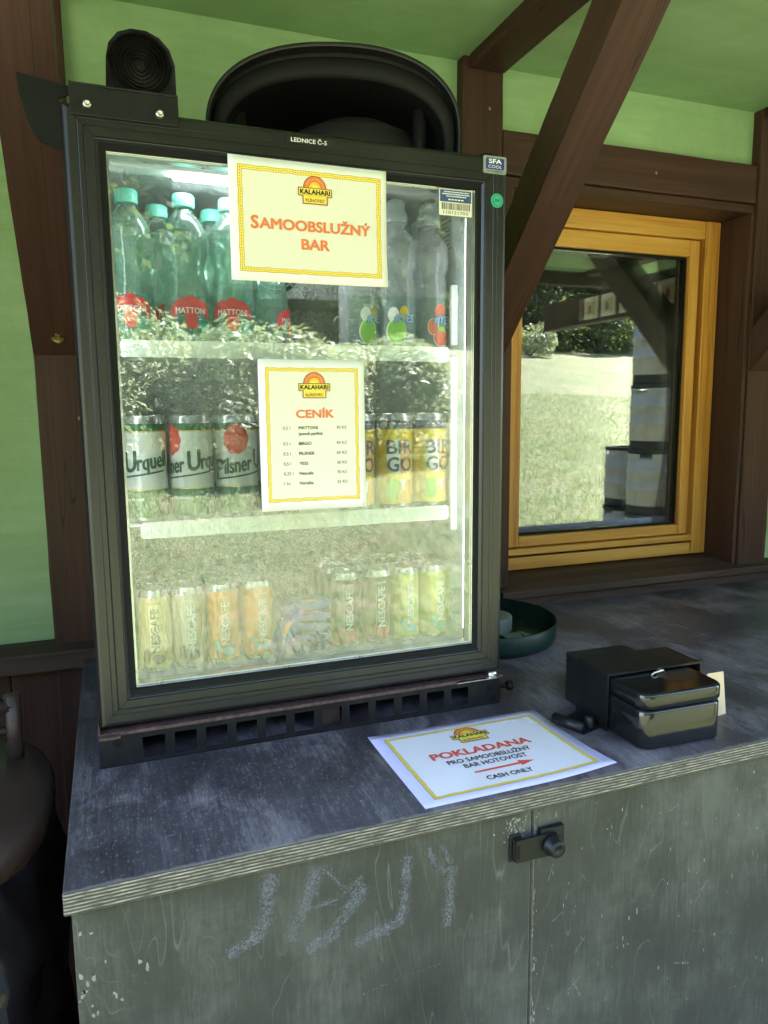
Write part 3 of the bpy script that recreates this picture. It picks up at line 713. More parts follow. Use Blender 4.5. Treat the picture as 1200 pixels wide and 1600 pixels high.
for i, (z, xl) in enumerate(((.6035, .098), (.3325, .112))):
    sh = MB(); n = 26
    for k in range(n):
        y = .372 + k * (iy1 - .03 - .372) / (n - 1); sh.tube([(ix0 + .004, y, z + .006), (ix1 - .004, y, z + .006)], .0016, 6)
    for x in (ix0 + .006, (ix0 + ix1) / 2, ix1 - .006): sh.tube([(x, .366, z + .003), (x, iy1 - .02, z + .003)], .0025, 6)
    so_ = sh.build('shelf', 'white_plastic', fridge)
    MB().prism(rrect(xl, z - .0125, .6255, z + .0125, .006), lambda u, v, d: (u, d, v), .3565, .3600).build('price_rail', 'white_plastic', so_)
for z0, z1 in ((.30, .60), (.62, .72)):
    bx('shelf_support', (ix1 - .014, .362, z0), (ix1 - .002, .370, z1), 'white_plastic', fridge, .001)
inf = MB(); inf.add([(ix1 - .0022, y, z) for y, z in ((.435, .775), (.335, .765), (.335, .850), (.435, .850))], [(0, 1, 2, 3)], 0)
for i in range(9):
    z = .838 - i * .0075; L = random.uniform(.02, .05); inf.add([(ix1 - .0026, y, zz) for y, zz in ((.43, z), (.43 - L, z), (.43 - L, z + .0022), (.43, z + .0022))], [(0, 1, 2, 3)], 1)
for z in (.80, .82, .84): inf.add([(ix1 - .0026, y, zz) for y, zz in ((.35, z), (.345, z), (.345, z + .005), (.35, z + .005))], [(0, 1, 2, 3)], 1)
inf.build('info_label', ['grey_liner', 'ink_grey'], fridge)
# door: mitred frame swept round the opening
dr = MB(); GL, GR, GT, GB = .0917, .6345, .8541, .1148
prof = [(0, .312), (0, .276), (.004, .2695), (.008, .268), (.018, .268), (.019, .2688), (.020, .268), (.0255, .268), (.0265, .2690), (.0275, .268), (.0385, .268), (.0395, .2705), (.0405, .2710), (.044, .2745), (.044, .312)]
def ring_sweep(mb, l, r, b, tt, ins, prof, mi=0, sm=False):
    """profile (t 0..1 of inset, y) swept round a rectangle with per-side insets"""
    n = len(prof); P = []
    for cx, cz, sx, sz in ((l, b, 1, 1), (r, b, -1, 1), (r, tt, -1, -1), (l, tt, 1, -1)):
        for q, y in prof: P.append((cx + sx * q, y, cz + sz * q))
    fs = [(c * n + i, c * n + i + 1, ((c + 1) % 4) * n + i + 1, ((c + 1) % 4) * n + i) for c in range(4) for i in range(n - 1)]
    mb.add(P, [f[::-1] for f in fs], mi, sm)
ring_sweep(dr, FL, FR_, FB, FT, 0, prof)
# mitre lines
for cx, cz, sx, sz in ((FL, FB, 1, 1), (FR_, FB, -1, 1), (FR_, FT, -1, -1), (FL, FT, 1, -1)):
    q0, q1, w = .012, .039, .0004
    dr.add([(cx + sx * q0 - w, FY - .0002, cz + sz * q0 + sx * sz * w), (cx + sx * q0 + w, FY - .0002, cz + sz * q0 - sx * sz * w), (cx + sx * q1 + w, FY - .0002, cz + sz * q1 - sx * sz * w), (cx + sx * q1 - w, FY - .0002, cz + sz * q1 + sx * sz * w)], [(0, 1, 2, 3)], 1)
door_o = dr.build('door', ['door_frame_plastic', 'black_rubber'], fridge)
gk = MB(); ring_sweep(gk, FL + .0441, FR_ - .0441, FB + .0441, FT - .0441, 0, [(-.001, .277), (.0, .2740), (.0065, .2745), (.0082, .2765), (.0082, .310)])
gk.build('gasket', 'black_rubber', door_o)
gk = MB(); ring_sweep(gk, FL + .022, FR_ - .022, FB + .022, FT - .022, 0, [(0, .3125), (.004, .318), (.014, .318), (.018, .3125)]); gk.build('seal', 'black_rubber', door_o)
ch = MB(); ring_sweep(ch, FL + .0525, FR_ - .0525, FB + .0525, FT - .0525, 0, [(0, .284), (.0, .300), (.003, .300), (.003, .284), (0, .284)]); ch.build('spacer', 'silver', door_o)
for y in (.279, .3005):
    MB().box((FL + .0524, y, FB + .0524), (FR_ - .0524, y + .004, FT - .0524)).build('glass', 'pane_glass', door_o)
xz = lambda y: (lambda u, v, d=0: (u, y - d, v))
# name plate, badge and stickers on the door
npm = MB(); npm.prism(rrect(.331, .8815, .3955, .8935, .0008), lambda u, v, d: (u, d, v), FY - .0009, FY - .0001, 0); text(npm, 'LEDNICE Č-5', .0052, .363, .8852, xz(FY - .0011), 1, bold=.012, width=.052)
npm.build('name_plate', ['black_plastic', 'white_ink'], door_o)
bd = MB(); bd.prism(rrect(.640, .8735, .6805, .8995, .003), lambda u, v, d: (u, d, v), FY - .0016, FY - .0001, 0)
bd.prism(rrect(.6445, .8795, .6765, .8965, .003), lambda u, v, d: (u, d, v), FY - .0018, FY - .0014, 1)
text(bd, 'SFA', .0062, .6605, .8885, xz(FY - .0020), 2, bold=.04, width=.022); text(bd, 'COOL', .0044, .6605, .8815, xz(FY - .0020), 2, bold=0, width=.024); rect(bd, .647, .8765, .674, .8774, xz(FY - .0018), 1)
bd.build('badge', ['silver', 'navy', 'white_ink'], door_o)
ok = MB(); ok.lathe([(0, .0006), (.0105, .0006), (.0108, 0)], 30, (.6655, FY - .0001, .8345), 0, False, fn); ok.lathe([(.0072, .0009), (.0078, .0009)], 30, (.6655, FY - .0001, .8345), 1, False, fn)
text(ok, 'OK', .0044, .6655, .8322, xz(FY - .0012), 1, bold=.02)
for i in range(22):
    a = 2 * PI * i / 22; rect(ok, .6655 + .0092 * math.cos(a) - .0004, .8345 + .0092 * math.sin(a) - .0006, .6655 + .0092 * math.cos(a) + .0004, .8345 + .0092 * math.sin(a) + .0006, xz(FY - .0011), 1)
ok.build('sticker', ['teal_sticker', 'deep_green'], door_o)
bs = MB(); y_ = .2788; bs.box((.5705, y_ - .0004, .8085), (.6270, y_ - .00005, .8475), 0); rect(bs, .5720, .8285, .6255, .8462, xz(y_ - .0006), 1)
for k, (zz, L) in enumerate(((.8425, .040), (.8393, .046), (.8361, .032))):
    x = .5988 - L / 2
    while x < .5988 + L / 2: w = random.uniform(.001, .0035); rect(bs, x, zz, x + w, zz + .0015, xz(y_ - .0008), 2); x += w + .0006
for k in range(5): rect(bs, .586 + k * .0055, .8312, .590 + k * .0055, .8330, xz(y_ - .0008), 2)
x = .575
while x < .6225:
    w = random.choice((.0005, .0009, .0014)); rect(bs, x, .8172, x + w, .8270, xz(y_ - .0006), 3); x += w + random.choice((.0005, .0009, .0012))
text(bs, '110121703', .0042, .5988, .8110, xz(y_ - .0006), 3, width=.042)
bs.build('sticker', ['paper_cream', 'blue_print', 'white_ink', 'ink_dark'], door_o)
# bracket with two rivets and the wing plate at the upper left
br = MB(); br.box((.0515, FY - .004, .885), (.1850, FY - .0005, .921)); br.box((.0515, FY - .004, .9212), (.1850, .36, .9242))
bro = br.build('top_bracket', 'black_metal', fridge, .001)
for x, z in ((.0725, .8985), (.1612, .8975)): MB().lathe([(0, .0012), (.0022, .0012), (.0026, .0042), (.0042, .0036), (.0058, .001), (.006, 0)], 20, (x, FY - .004, z), 0, True, fn).build('rivet', 'bright_metal', bro)
wg = MB().prism([(-.008, .930), (-.006, .905), (.004, .866), (.012, .8535), (.0385, .8405), (.0385, .905), (.0513, .9105), (.0513, .9215)], lambda u, v, d: (u, d, v), FY + .006, FY + .009)
wg.build('corner_plate', 'black_rubber', fridge, .0008)
# base grille with square openings
HB = .0375; BL, BR = .0372, .6908
holes = [.096 + .0455 * i for i in range(12)]
gb = MB(); yb0, yb1 = .282, .2835
def bbox(x0, x1, z0, z1): gb.box((x0, yb0, z0), (x1, yb1, z1))
bbox(BL, BR, 0.0005, .0085); bbox(BL, BR, .0395, .050)
xs_ = [BL] + [v for h in holes for v in (h, h + .032)] + [BR]
for i in range(0, len(xs_), 2): bbox(xs_[i], xs_[i + 1], .0085, .0395)
gb.box((BL, yb1, .0005), (BL + .0015, .79, .05)); gb.box((BR - .0015, yb1, .0005), (BR, .79, .05)); gb.box((BL, yb0 - .012, .0003), (BL + .001, yb0, .05)) if 0 else None
gb.build('base_grille', 'black_metal', fridge)
MB().box((BL + .002, .40, .001), (BR - .002, .405, .049)).build('condenser', 'black_rubber', fridge)
for x, z in ((.0615, .0365), (.668, .030), (.6765, .0105)): MB().lathe([(0, .0004), (.0062, .0004), (.0066, 0)], 20, (x, yb0 - .0002, z), 0, False, fn).build('hole', 'black_rubber', fridge)
MB().prism([(.0375, .0505), (.6905, .0505), (.6905, .0555), (.0375, .0555)], lambda u, v, d: (u, d, v), .274, .79).build('hinge_plate', 'rust', fridge, .001)
hg = MB(); hg.box((.0375, .262, .0507), (.066, .2735, .0545)); hg.box((.0375, .2735, .0555), (.0388, .30, .0755)); hg.build('hinge', 'rust', fridge, .001)
hg = MB(); hg.box((.60, .2655, .0535), (.676, .2735, .0550)); hg.lathe([(0, .0645), (.009, .0645), (.009, .0512), (0, .0512)], 18, (.671, .277, 0)); hg.build('hinge', 'bright_metal', fridge)
kn = MB(); kn.tube([(.6908, .30, .024), (.712, .296, .024)], .0035, 10); kn.tube([(.712, .296, .024), (.722, .294, .024)], .0085, 14); kn.build('levelling_knob', 'black_rubber', fridge, .001)
sc_ = MB(); sc_.box((.365, .296, .006), (.402, .2962, .036)); sc_.build('dry_leaf', 'bin_brown', fridge)
# hinge cap at the upper right
MB().lathe([(0, .012), (.012, .010), (.016, 0)], 20, (.665, .30, .9014)).build('hinge_cap', 'black_plastic', fridge)

# ------------------------------------------------------------------ signs
def logo(mb, cx, cy, s, z, m):
    """sunrise over a two step name board; s is the banner's width; m maps to the material slots"""
    f = lambda dz: flat(z + dz)
    h = s * .235
    def semi(r, f_, mi, y0):
        n = 26; pts = [(cx + r * math.cos(PI * i / n), y0 + r * math.sin(PI * i / n)) for i in range(n + 1)]
        mb.add([f_(u, v) for u, v in pts], [tuple(range(n + 1))], mi)
    y0 = cy + h * .45
    semi(s * .345, f(0), m['brown'], y0); semi(s * .318, f(.00012), m['orange'], y0); semi(s * .19, f(.00024), m['brown'], y0); semi(s * .178, f(.00036), m['yellow'], y0); semi(s * .10, f(.00048), m['light'], y0)
    for i in range(11):
        a = PI * (i + .5) / 11; r = s * .255; rect(mb, cx + r * math.cos(a) - s * .012, y0 + r * math.sin(a) - s * .012, cx + r * math.cos(a) + s * .012, y0 + r * math.sin(a) + s * .012, f(.00024), m['yellow'])
    rect(mb, cx - s * .5, cy - h * .5, cx + s * .5, cy + h * .5, f(.0006), m['brown']); rect(mb, cx - s * .37, cy - h * 1.42, cx + s * .37, cy - h * .40, f(.0006), m['brown'])
    rect(mb, cx - s * .472, cy - h * .40, cx + s * .472, cy + h * .40, f(.00075), m['light']); rect(mb, cx - s * .342, cy - h * 1.30, cx + s * .342, cy - h * .36, f(.00075), m['light'])
    text(mb, 'KALAHARI', s * .125, cx, cy - s * .062, f(.0009), m['dark'], bold=.045, width=s * .87)
    text(mb, 'KLÍNOVEC', s * .085, cx, cy - h * 1.16, f(.0009), m['brown'], bold=.02, width=s * .56)
def border(mb, x0, y0, x1, y1, w, z, mi_line, mi_y, mi_dot, seed):
    """hand drawn looking band with a row of dots and thin dark edges"""
    r = random.Random(seed)
    def wob(t, L): return .0004 * math.sin(t * 23 + seed) + .0003 * math.sin(t * 61 + seed * 2)
    def band(off0, off1, zz, mi):
        for (ax, ay, bx_, by) in ((x0, y0, x1, y0), (x1, y0, x1, y1), (x1, y1, x0, y1), (x0, y1, x0, y0)):
            L = math.hypot(bx_ - ax, by - ay); tx, ty = (bx_ - ax) / L, (by - ay) / L; nx, ny = -ty, tx; n = 30
            vs = []
            for i in range(n + 1):
                q = i / n; 
                for o in (off0, off1):
                    e = o + (L - 2 * o) * q; ww = wob(q * L * 9, L) if 0 < i < n else 0
                    vs.append(flat(zz)(ax + tx * e + nx * (o + ww), ay + ty * e + ny * (o + ww)))
            mb.add(vs, [(2 * i, 2 * i + 2, 2 * i + 3, 2 * i + 1) for i in range(n)], mi)
    band(0, w, z, mi_line); band(w * .10, w * .93, z + .00012, mi_y)
    for (ax, ay, bx_, by) in ((x0, y0, x1, y0), (x1, y0, x1, y1), (x1, y1, x0, y1), (x0, y1, x0, y0)):
        L = math.hypot(bx_ - ax, by - ay); tx, ty = (bx_ - ax) / L, (by - ay) / L; nx, ny = -ty, tx; n = int(L / (w * .62)); d = w * .14
        for i in range(1, n):
            e = L * i / n; c = wob(e * 9, L) + w * .5; px, py = ax + tx * e + nx * c, ay + ty * e + ny * c
            mb.add([flat(z + .00024)(*p) for p in ((px - d, py), (px, py - d), (px + d, py), (px, py + d))], [(0, 1, 2, 3)], mi_dot)
LM = dict(brown=0, orange=1, yellow=2, light=3, dark=4)
LOGO_M = ['ink_brown', 'ink_orange', 'ink_yellow', 'ink_light_yellow', 'ink_black']
def sheet(name, label, w, h, loc, rot, mat, inner=None, ib=None, curl=0):
    o = MB()
    def cz(x, y): return curl * (max(0, x / w - .55) / .45) ** 2 * (max(0, .55 - y / h) / .55) ** 2 + .25 * curl * (max(0, .4 - x / w) / .4) ** 2 * (max(0, y / h - .5) / .5) ** 2
    CURL[0] = cz
    def grid(L, a, b): return sorted(set([round(L * i / 16, 5) for i in range(17) if abs(L * i / 16 - a) > .003 and abs(L * i / 16 - b) > .003] + [a, b]))
    gx, gy = grid(w, ib[0], ib[2]), grid(h, ib[1], ib[3]); m, q = len(gx), len(gy); N = m * q
    vs = [(x, y, cz(x, y) - (0 if k else .0003)) for k in (1, 0) for y in gy for x in gx]
    for j in range(q - 1):
        for i in range(m - 1):
            xm, ym = (gx[i] + gx[i + 1]) / 2, (gy[j] + gy[j + 1]) / 2
            o.f.append((j * m + i, j * m + i + 1, (j + 1) * m + i + 1, (j + 1) * m + i)); o.mi.append(1 if ib[0] < xm < ib[2] and ib[1] < ym < ib[3] else 0); o.sm.append(True)
    top_f = list(o.f)
    for f in top_f: o.f.append(tuple(N + k for k in f[::-1])); o.mi.append(0); o.sm.append(True)
    ed = [i for i in range(m)] + [i * m + m - 1 for i in range(1, q)] + [(q - 1) * m + i for i in range(m - 2, -1, -1)] + [i * m for i in range(q - 2, 0, -1)]
    for a, b in zip(ed, ed[1:] + ed[:1]): o.f.append((a, a + N, b + N, b)); o.mi.append(0); o.sm.append(False)
    o.v = vs
    r = o.build(name, [mat] + ([inner] if inner else []), None, 0, loc, rot)
    return tag(r, label, 'sign')
# upper sign on the fridge door
w, h = .2315, .166
s1 = sheet('sign', 'landscape cream paper sign with two orange words, taped high on the fridge door', w, h, (.2475, .2668, .8588 - h), (PI / 2, 0, 0), 'paper', 'paper_cream', (.0135, .0145, .2215, .1535), .006)
m = MB(); border(m, .0125, .0125, .2225, .1545, .0062, .0003, 0, 1, 2, 1); m.build('border', ['ink_brown', 'ink_light_yellow', 'ink_brown'], s1)
m = MB(); logo(m, .1225, .1265, .0500, .0004, LM); m.build('logo', LOGO_M, s1)
m = MB()
text(m, 'S', .0165, .0300, .0718, flat(.0004), 0, 'L', .05); text(m, 'AMOOBSLUŽNÝ', .0135, .0418, .0725, flat(.0004), 0, 'L', .05, .163); text(m, 'BAR', .0135, .122, .0475, flat(.0004), 0, 'C', .05, .0405)
m.build('lettering', 'ink_orange', s1)
# price list
w, h = .163, .2235
s2 = sheet('price_list', 'portrait cream price list with rows of drinks, on the middle of the fridge door', w, h, (.2820, .2783, .3620), (PI / 2, 0, 0), 'paper', 'paper_cream', (.011, .013, .152, .211), .005)
m = MB(); border(m, .0105, .0130, .1530, .2115, .0050, .0003, 0, 1, 2, 2); m.build('border', ['ink_brown', 'ink_light_yellow', 'ink_brown'], s2)
m = MB(); logo(m, .0840, .1835, .0490, .0004, LM); m.build('logo', LOGO_M, s2)
m = MB(); text(m, 'CENÍK', .0112, .0845, .1385, flat(.0004), 0, 'C', .05, .0575); m.build('lettering', 'ink_orange', s2)
m = MB()
for v, a, b, c in ((.1212, '0,5 l', 'MATTONI', '30 Kč'), (.1125, '', 'jemně perlivá', ''), (.0980, '0,5 l', 'BIRGO', '40 Kč'), (.0830, '0,5 l', 'PILSNER', '60 Kč'), (.0680, '0,5 l', 'YESS', '30 Kč'), (.0532, '0,25 l', 'Nescafe', '70 Kč'), (.0385, '1 ks', 'Horalka', '25 Kč')):
    if a: text(m, a, .0046, .0345, v, flat(.0004), 0, 'L', .008)
    text(m, b, .0046, .0585, v, flat(.0004), 0, 'L', .012)
    if c: text(m, c, .0046, .1335, v, flat(.0004), 0, 'R', .008)
m.build('lettering', 'ink_dark', s2)
# laminated cash sign on the worktop
w, h = .3007, .2215
s3 = sheet('cash_sign', 'laminated lilac edged cash sign with red arrow lying flat on the worktop', w, h, (.4296, .0133, .0008), (0, 0, .0065), 'laminate_lilac', 'laminate_white', (.022, .017, .281, .203), .007)
m = MB(); border(m, .0200, .0155, .2830, .2040, .0062, .0003, 0, 1, 2, 3); m.build('border', ['ink_brown', 'ink_light_yellow', 'ink_brown'], s3)
m = MB(); logo(m, .1530, .1705, .0640, .0004, LM); m.build('logo', LOGO_M, s3)
m = MB(); text(m, 'POKLADANA', .0180, .1480, .1140, flat(.0004), 0, 'C', .045, .166)
m.add([flat(.0004)(*p) for p in ((.104, .0585), (.178, .0595), (.178, .0545), (.203, .0625), (.178, .0705), (.178, .0645), (.104, .0630))], [tuple(range(7))], 0)
text(m, 'PRO SAMOOBSLUŽNÝ', .0112, .1490, .0935, flat(.0004), 1, 'C', .02, .138); text(m, 'BAR HOTOVOST', .0112, .1500, .0765, flat(.0004), 1, 'C', .02, .103); text(m, 'CASH ONLY', .0105, .1490, .0350, flat(.0004), 1, 'C', .02, .073)
m.build('lettering', ['ink_red', 'ink_black'], s3)

CURL[0] = lambda u, v: 0
# ------------------------------------------------------------------ drinks in the fridge
ORD = ['first', 'second', 'third', 'fourth', 'fifth', 'sixth', 'seventh', 'eighth']
def green_bottle():
    o = thing('water_bottle', '', 'bottle', group='green capped water bottles on the top shelf')
    b = MB(); b.lathe([(0, 0), (.028, 0), (.0325, .005), (.0335, .02), (.033, .075), (.0305, .098), (.0275, .113), (.0285, .121), (.0325, .133), (.0340, .150), (.0325, .168), (.0270, .183), (.018, .194), (.0135, .199), (.0130, .208)], 36)
    b.build('body', 'bottle_green', o)
    w_ = MB(); w_.lathe([(0, .001), (.0270, .001), (.0315, .006), (.0325, .02), (.0320, .075), (.0295, .098), (.0268, .113), (.0278, .121), (.0315, .133), (.0330, .150), (.0318, .167), (.0264, .182), (0, .183)], 28)
    w_.build('water', 'bottle_green', o)
    c = MB(); c.lathe([(.0138, .205), (.0162, .205), (.0165, .207), (.0165, .2225), (.0150, .2245), (0, .2245)], 36)
    for i in range(30): a = 2 * PI * i / 30; c.box((.0162 * math.cos(a) - .0004, .0162 * math.sin(a) - .0004, .2075), (.0162 * math.cos(a) + .0007, .0162 * math.sin(a) + .0007, .222))
    c.build('cap', 'cap_teal', o)
    l = MB(); f0 = wrap(.0340); n = 26; xs = [-.05 + .1 * i / n for i in range(n + 1)]
    strip(l, xs, [.072] * (n + 1), [.018] * (n + 1), wrap(.0339), 0)
    xs = [.012 + .02 * i / 8 for i in range(9)]; strip(l, xs, [.038] * 9, [.020] * 9, wrap(.03415), 1); strip(l, [x - .004 for x in xs], [.0715] * 9, [.060] * 9, wrap(.03415), 1)
    f = wrap(.0344)
    for s in (-1, 1):
        xs = [s * (.006 + .026 * i / 10) for i in range(11)]; tp = [.066 + .004 * math.sin(PI * i / 10) - .012 * (i / 10) ** 2.2 for i in range(11)]; bt = [.050 - .014 * (i / 10) ** 2 for i in range(11)]
        strip(l, xs if s > 0 else xs[::-1], tp if s > 0 else tp[::-1], bt if s > 0 else bt[::-1], f, 2)
    xs = [-.009 + .018 * i / 6 for i in range(7)]; strip(l, xs, [.069, .071, .0725, .073, .0725, .071, .069], [.030, .026, .024, .023, .024, .026, .030], f, 2)
    text(l, 'MATTONI', .0085, 0, .0465, wrap(.0348), 3, 'C', .012, .047); rect(l, -.015, .0425, .015, .0431, wrap(.0348), 3)
    l.build('label', ['label_film', 'label_teal', 'seal_red', 'white_ink'], o)
    return o
Z1s, Z2s, Z3s = .6113, .3403, .0937
gb0 = green_bottle(); used = [False]
def put(src, lst, labels, zz):
    for i, ((x, y, rz), lb) in enumerate(zip(lst, labels)):
        if i == 0: src.location = (x, y, zz); src.rotation_euler = (0, 0, rz); src['label'] = lb
        else: dup_tree(src, (x, y, zz), rz, lb)
put(gb0, [(.118, .402, -.10), (.200, .402, .06), (.270, .404, -.18), (.166, .475, .5), (.252, .478, 2.0), (.345, .480, 1.1)],
    ['green capped water bottle with red label, leftmost in the front row', 'green capped water bottle with red label, second from the left in the front row', 'green capped water bottle with red label, front row, partly behind the upper sign',
     'green capped water bottle standing behind the gap of the two leftmost bottles', 'green capped water bottle in the back row, behind the third front bottle', 'green capped water bottle hidden behind the upper sign'], Z1s)
def sport_bottle(fruit):
    o = thing('sport_bottle', '', 'bottle', group='clear sport cap bottles on the top shelf')
    b = MB(); b.lathe([(0, 0), (.029, 0), (.0335, .006), (.034, .02), (.0335, .10), (.0305, .118), (.0292, .124), (.031, .131), (.0345, .142), (.0352, .158), (.0335, .174), (.027, .188), (.0185, .197), (.0162, .201), (.0160, .214)], 36)
    b.build('body', 'bottle_clear', o)
    w_ = MB(); w_.lathe([(0, .001), (.028, .001), (.0325, .007), (.033, .02), (.0325, .10), (.0297, .118), (.0285, .124), (.030, .131), (.0335, .142), (.034, .158), (.0322, .172), (0, .173)], 28); w_.build('water', 'bottle_clear', o)
    c = MB(); c.lathe([(.017, .209), (.0195, .209), (.0198, .211), (.0198, .226), (.0175, .2285), (.0165, .23), (.0163, .241), (.013, .2475), (.006, .250), (0, .2502)], 36); c.build('cap', 'cap_clear', o)
    l = MB(); n = 22; xs = [-.045 + .09 * i / n for i in range(n + 1)]; f = wrap(.0343); g = wrap(.0346); k = wrap(.0350)
    strip(l, xs, [.088] * (n + 1), [.006] * (n + 1), wrap(.0341), 0)
    if fruit == 'apple':
        disc(l, -.008, .030, .0175, .0215, f, 1); disc(l, -.0075, .0295, .0162, .0200, g, 2); disc(l, -.013, .058, .010, .012, f, 1); disc(l, .006, .060, .008, .012, f, 3)
    else:
        disc(l, -.012, .040, .010, .014, f, 1); disc(l, -.012, .040, .009, .013, g, 4); disc(l, .004, .022, .0165, .0155, f, 1); disc(l, .004, .0215, .0153, .0143, g, 4); disc(l, .004, .036, .008, .004, k, 2); disc(l, .002, .066, .012, .012, f, 4)
    text(l, '#YES', .0125, .006, .0455, k, 5, 'C', .07, .036, shear=.15); text(l, '#YES', .0125, .006, .0455, wrap(.0353), 6, 'C', .035, .035, shear=.15)
    l.build('label', ['label_film', 'white_ink', 'apple_green', 'lemon_yellow', 'berry_red', 'blue_print', 'sky_letter'], o)
    return o
sb = sport_bottle('apple'); put(sb, [(.548, .405, -.12), (.485, .420, .45)], ['clear sport cap bottle with a green apple on its label', 'clear sport cap bottle half hidden behind the upper sign, leftmost of its kind'], Z1s)
sb2 = sport_bottle('berry'); put(sb2, [(.610, .407, .18), (.592, .490, 1.3)], ['clear sport cap bottle with a red strawberry on its label, rightmost', 'clear sport cap bottle in the back row between the two front ones'], Z1s)

def can_body(mb, r, h, mi_side, mi_metal, bands=()):
    mb.lathe([(0, .006), (r * .72, .006), (r * .80, 0), (r * .90, .0025), (r, .010)], 36, mi=mi_metal)
    zs = [.010] + [z for z, _ in bands] + [h - .012]; ms = [mi_side] + [m_ for _, m_ in bands]
    for a, b, m_ in zip(zs, zs[1:], ms): mb.lathe([(r, a), (r, b)], 40, mi=m_)
    mb.lathe([(r, h - .012), (r * .90, h - .002), (r * .905, h), (r * .875, h), (r * .86, h - .004), (0, h - .004)], 36, mi=mi_metal)
    mb.add([(r * .16 * math.cos(2 * PI * k / 10), r * .32 * math.sin(2 * PI * k / 10) - r * .25, h - .003) for k in range(10)], [tuple(range(10))], mi_metal)
def beer_can():
    o = thing('beer_can', '', 'can', group='silver and green beer cans on the middle shelf'); r, h = .0335, .165
    b = MB(); can_body(b, r, h, 1, 0, [(.0515, 3), (.0535, 2), (.140, 3), (.142, 1)]); b.build('body', ['can_metal', 'can_green', 'can_silver', 'gold'], o)
    l = MB(); f = wrap(r + .0002); g = wrap(r + .0005)
    n = 44; xs = [-.074 + .148 * i / n for i in range(n + 1)]; c = [.0715 + .010 * (x / .074) for x in xs]
    strip(l, xs[3:-3], [q + .0024 for q in c[3:-3]], [q - .0004 for q in c[3:-3]], f, 0)
    def gg(u, v, d=0): return g(u, v + .010 * (u / .074), d)
    text(l, 'P', .031, -.070, .073, gg, 0, 'L', .03, .0185); text(l, 'ilsner', .0235, -.0505, .0795, gg, 0, 'L', .03, .0450); text(l, 'U', .030, .001, .0795, gg, 0, 'L', .03, .0185); text(l, 'rquell', .0235, .0215, .0795, gg, 0, 'L', .03, .0480)
    disc(l, -.030, .1275, .0205, .0235, f, 1, 44, .05, 5); disc(l, -.030, .1275, .0150, .0175, g, 2, 30, 0, 5)
    for i in range(14): a = 2 * PI * i / 14; disc(l, -.030 + .0176 * math.cos(a), .1275 + .0203 * math.sin(a), .0014, .0014, g, 2, 8, 0, 1)
    text(l, 'THE ORIGINAL PILSNER', .0040, 0, .036, f, 3, 'C', .015, .058); rect(l, -.012, .030, .012, .0315, f, 3)
    l.build('label', ['deep_green', 'seal_red', 'ink_red', 'white_ink'], o)
    return o
bc = beer_can()
pl = []; lb = []
for row in range(3):
    for i, x in enumerate((.125, .1965, .267, .338)):
        pl.append((x + .002 * row, .404 + .069 * row, (-1.0, -.30, .75, 1.0)[i] + row * 1.3))
        lb.append('silver green beer can, %s from left in the %s row, middle shelf' % (ORD[i], ['front', 'second', 'back'][row]))
put(bc, pl, lb, Z2s)
def lemon_can():
    o = thing('lemonade_can', '', 'can', group='yellow lemonade cans on the middle shelf'); r, h = .0335, .165
    b = MB(); can_body(b, r, h, 1, 0, [(.138, 2)]); b.build('body', ['can_metal', 'lemon_yellow', 'violet'], o)
    l = MB(); f = wrap(r + .0002); g = wrap(r + .0004); k = wrap(r + .0007)
    n = 14
    xs = [-.024 + .024 * i / n for i in range(n + 1)]; hh = [.030 * math.sqrt(max(0, 1 - (x / .024) ** 2)) for x in xs]; strip(l, xs, [.092 + q for q in hh], [.092 - q for q in hh], f, 0)
    xs = [.024 * i / n for i in range(n + 1)]; hh = [.030 * math.sqrt(max(0, 1 - (x / .024) ** 2)) for x in xs]; strip(l, xs, [.092 + q for q in hh], [.092 - q for q in hh], f, 1)
    disc(l, -.012, .035, .015, .018, f, 2, 20, .12); disc(l, .012, .033, .020, .021, f, 3, 24); l.add([g(u, v) for u, v in ((.0, .052), (.008, .050), (.018, .053), (.006, .030))], [(0, 3, 2, 1)], 4)
    strip(l, [-.02 + .01 * i for i in range(5)], [.148] * 5, [.1465] * 5, f, 0)
    text(l, 'BIR', .0225, .002, .0965, k, 5, 'C', .03, .050); text(l, 'GO', .0235, .001, .0665, k, 5, 'C', .03, .046); rect(l, -.004, .0615, .014, .0632, k, 5); rect(l, .004, .014, .022, .019, g, 0)
    l.build('label', ['white_ink', 'orange_patch', 'lime_patch', 'orange_patch', 'white_ink', 'violet'], o); return o
lc = lemon_can(); pl = []; lb = []
for row in range(3):
    for i, x in enumerate((.470, .541, .609)):
        pl.append((x, .404 + .069 * row, (.1, -.02, .12)[i] + row * .9)); lb.append('yellow lemonade can, %s from left in the %s row, middle shelf' % (ORD[i], ['front', 'second', 'back'][row]))
put(lc, pl, lb, Z2s)
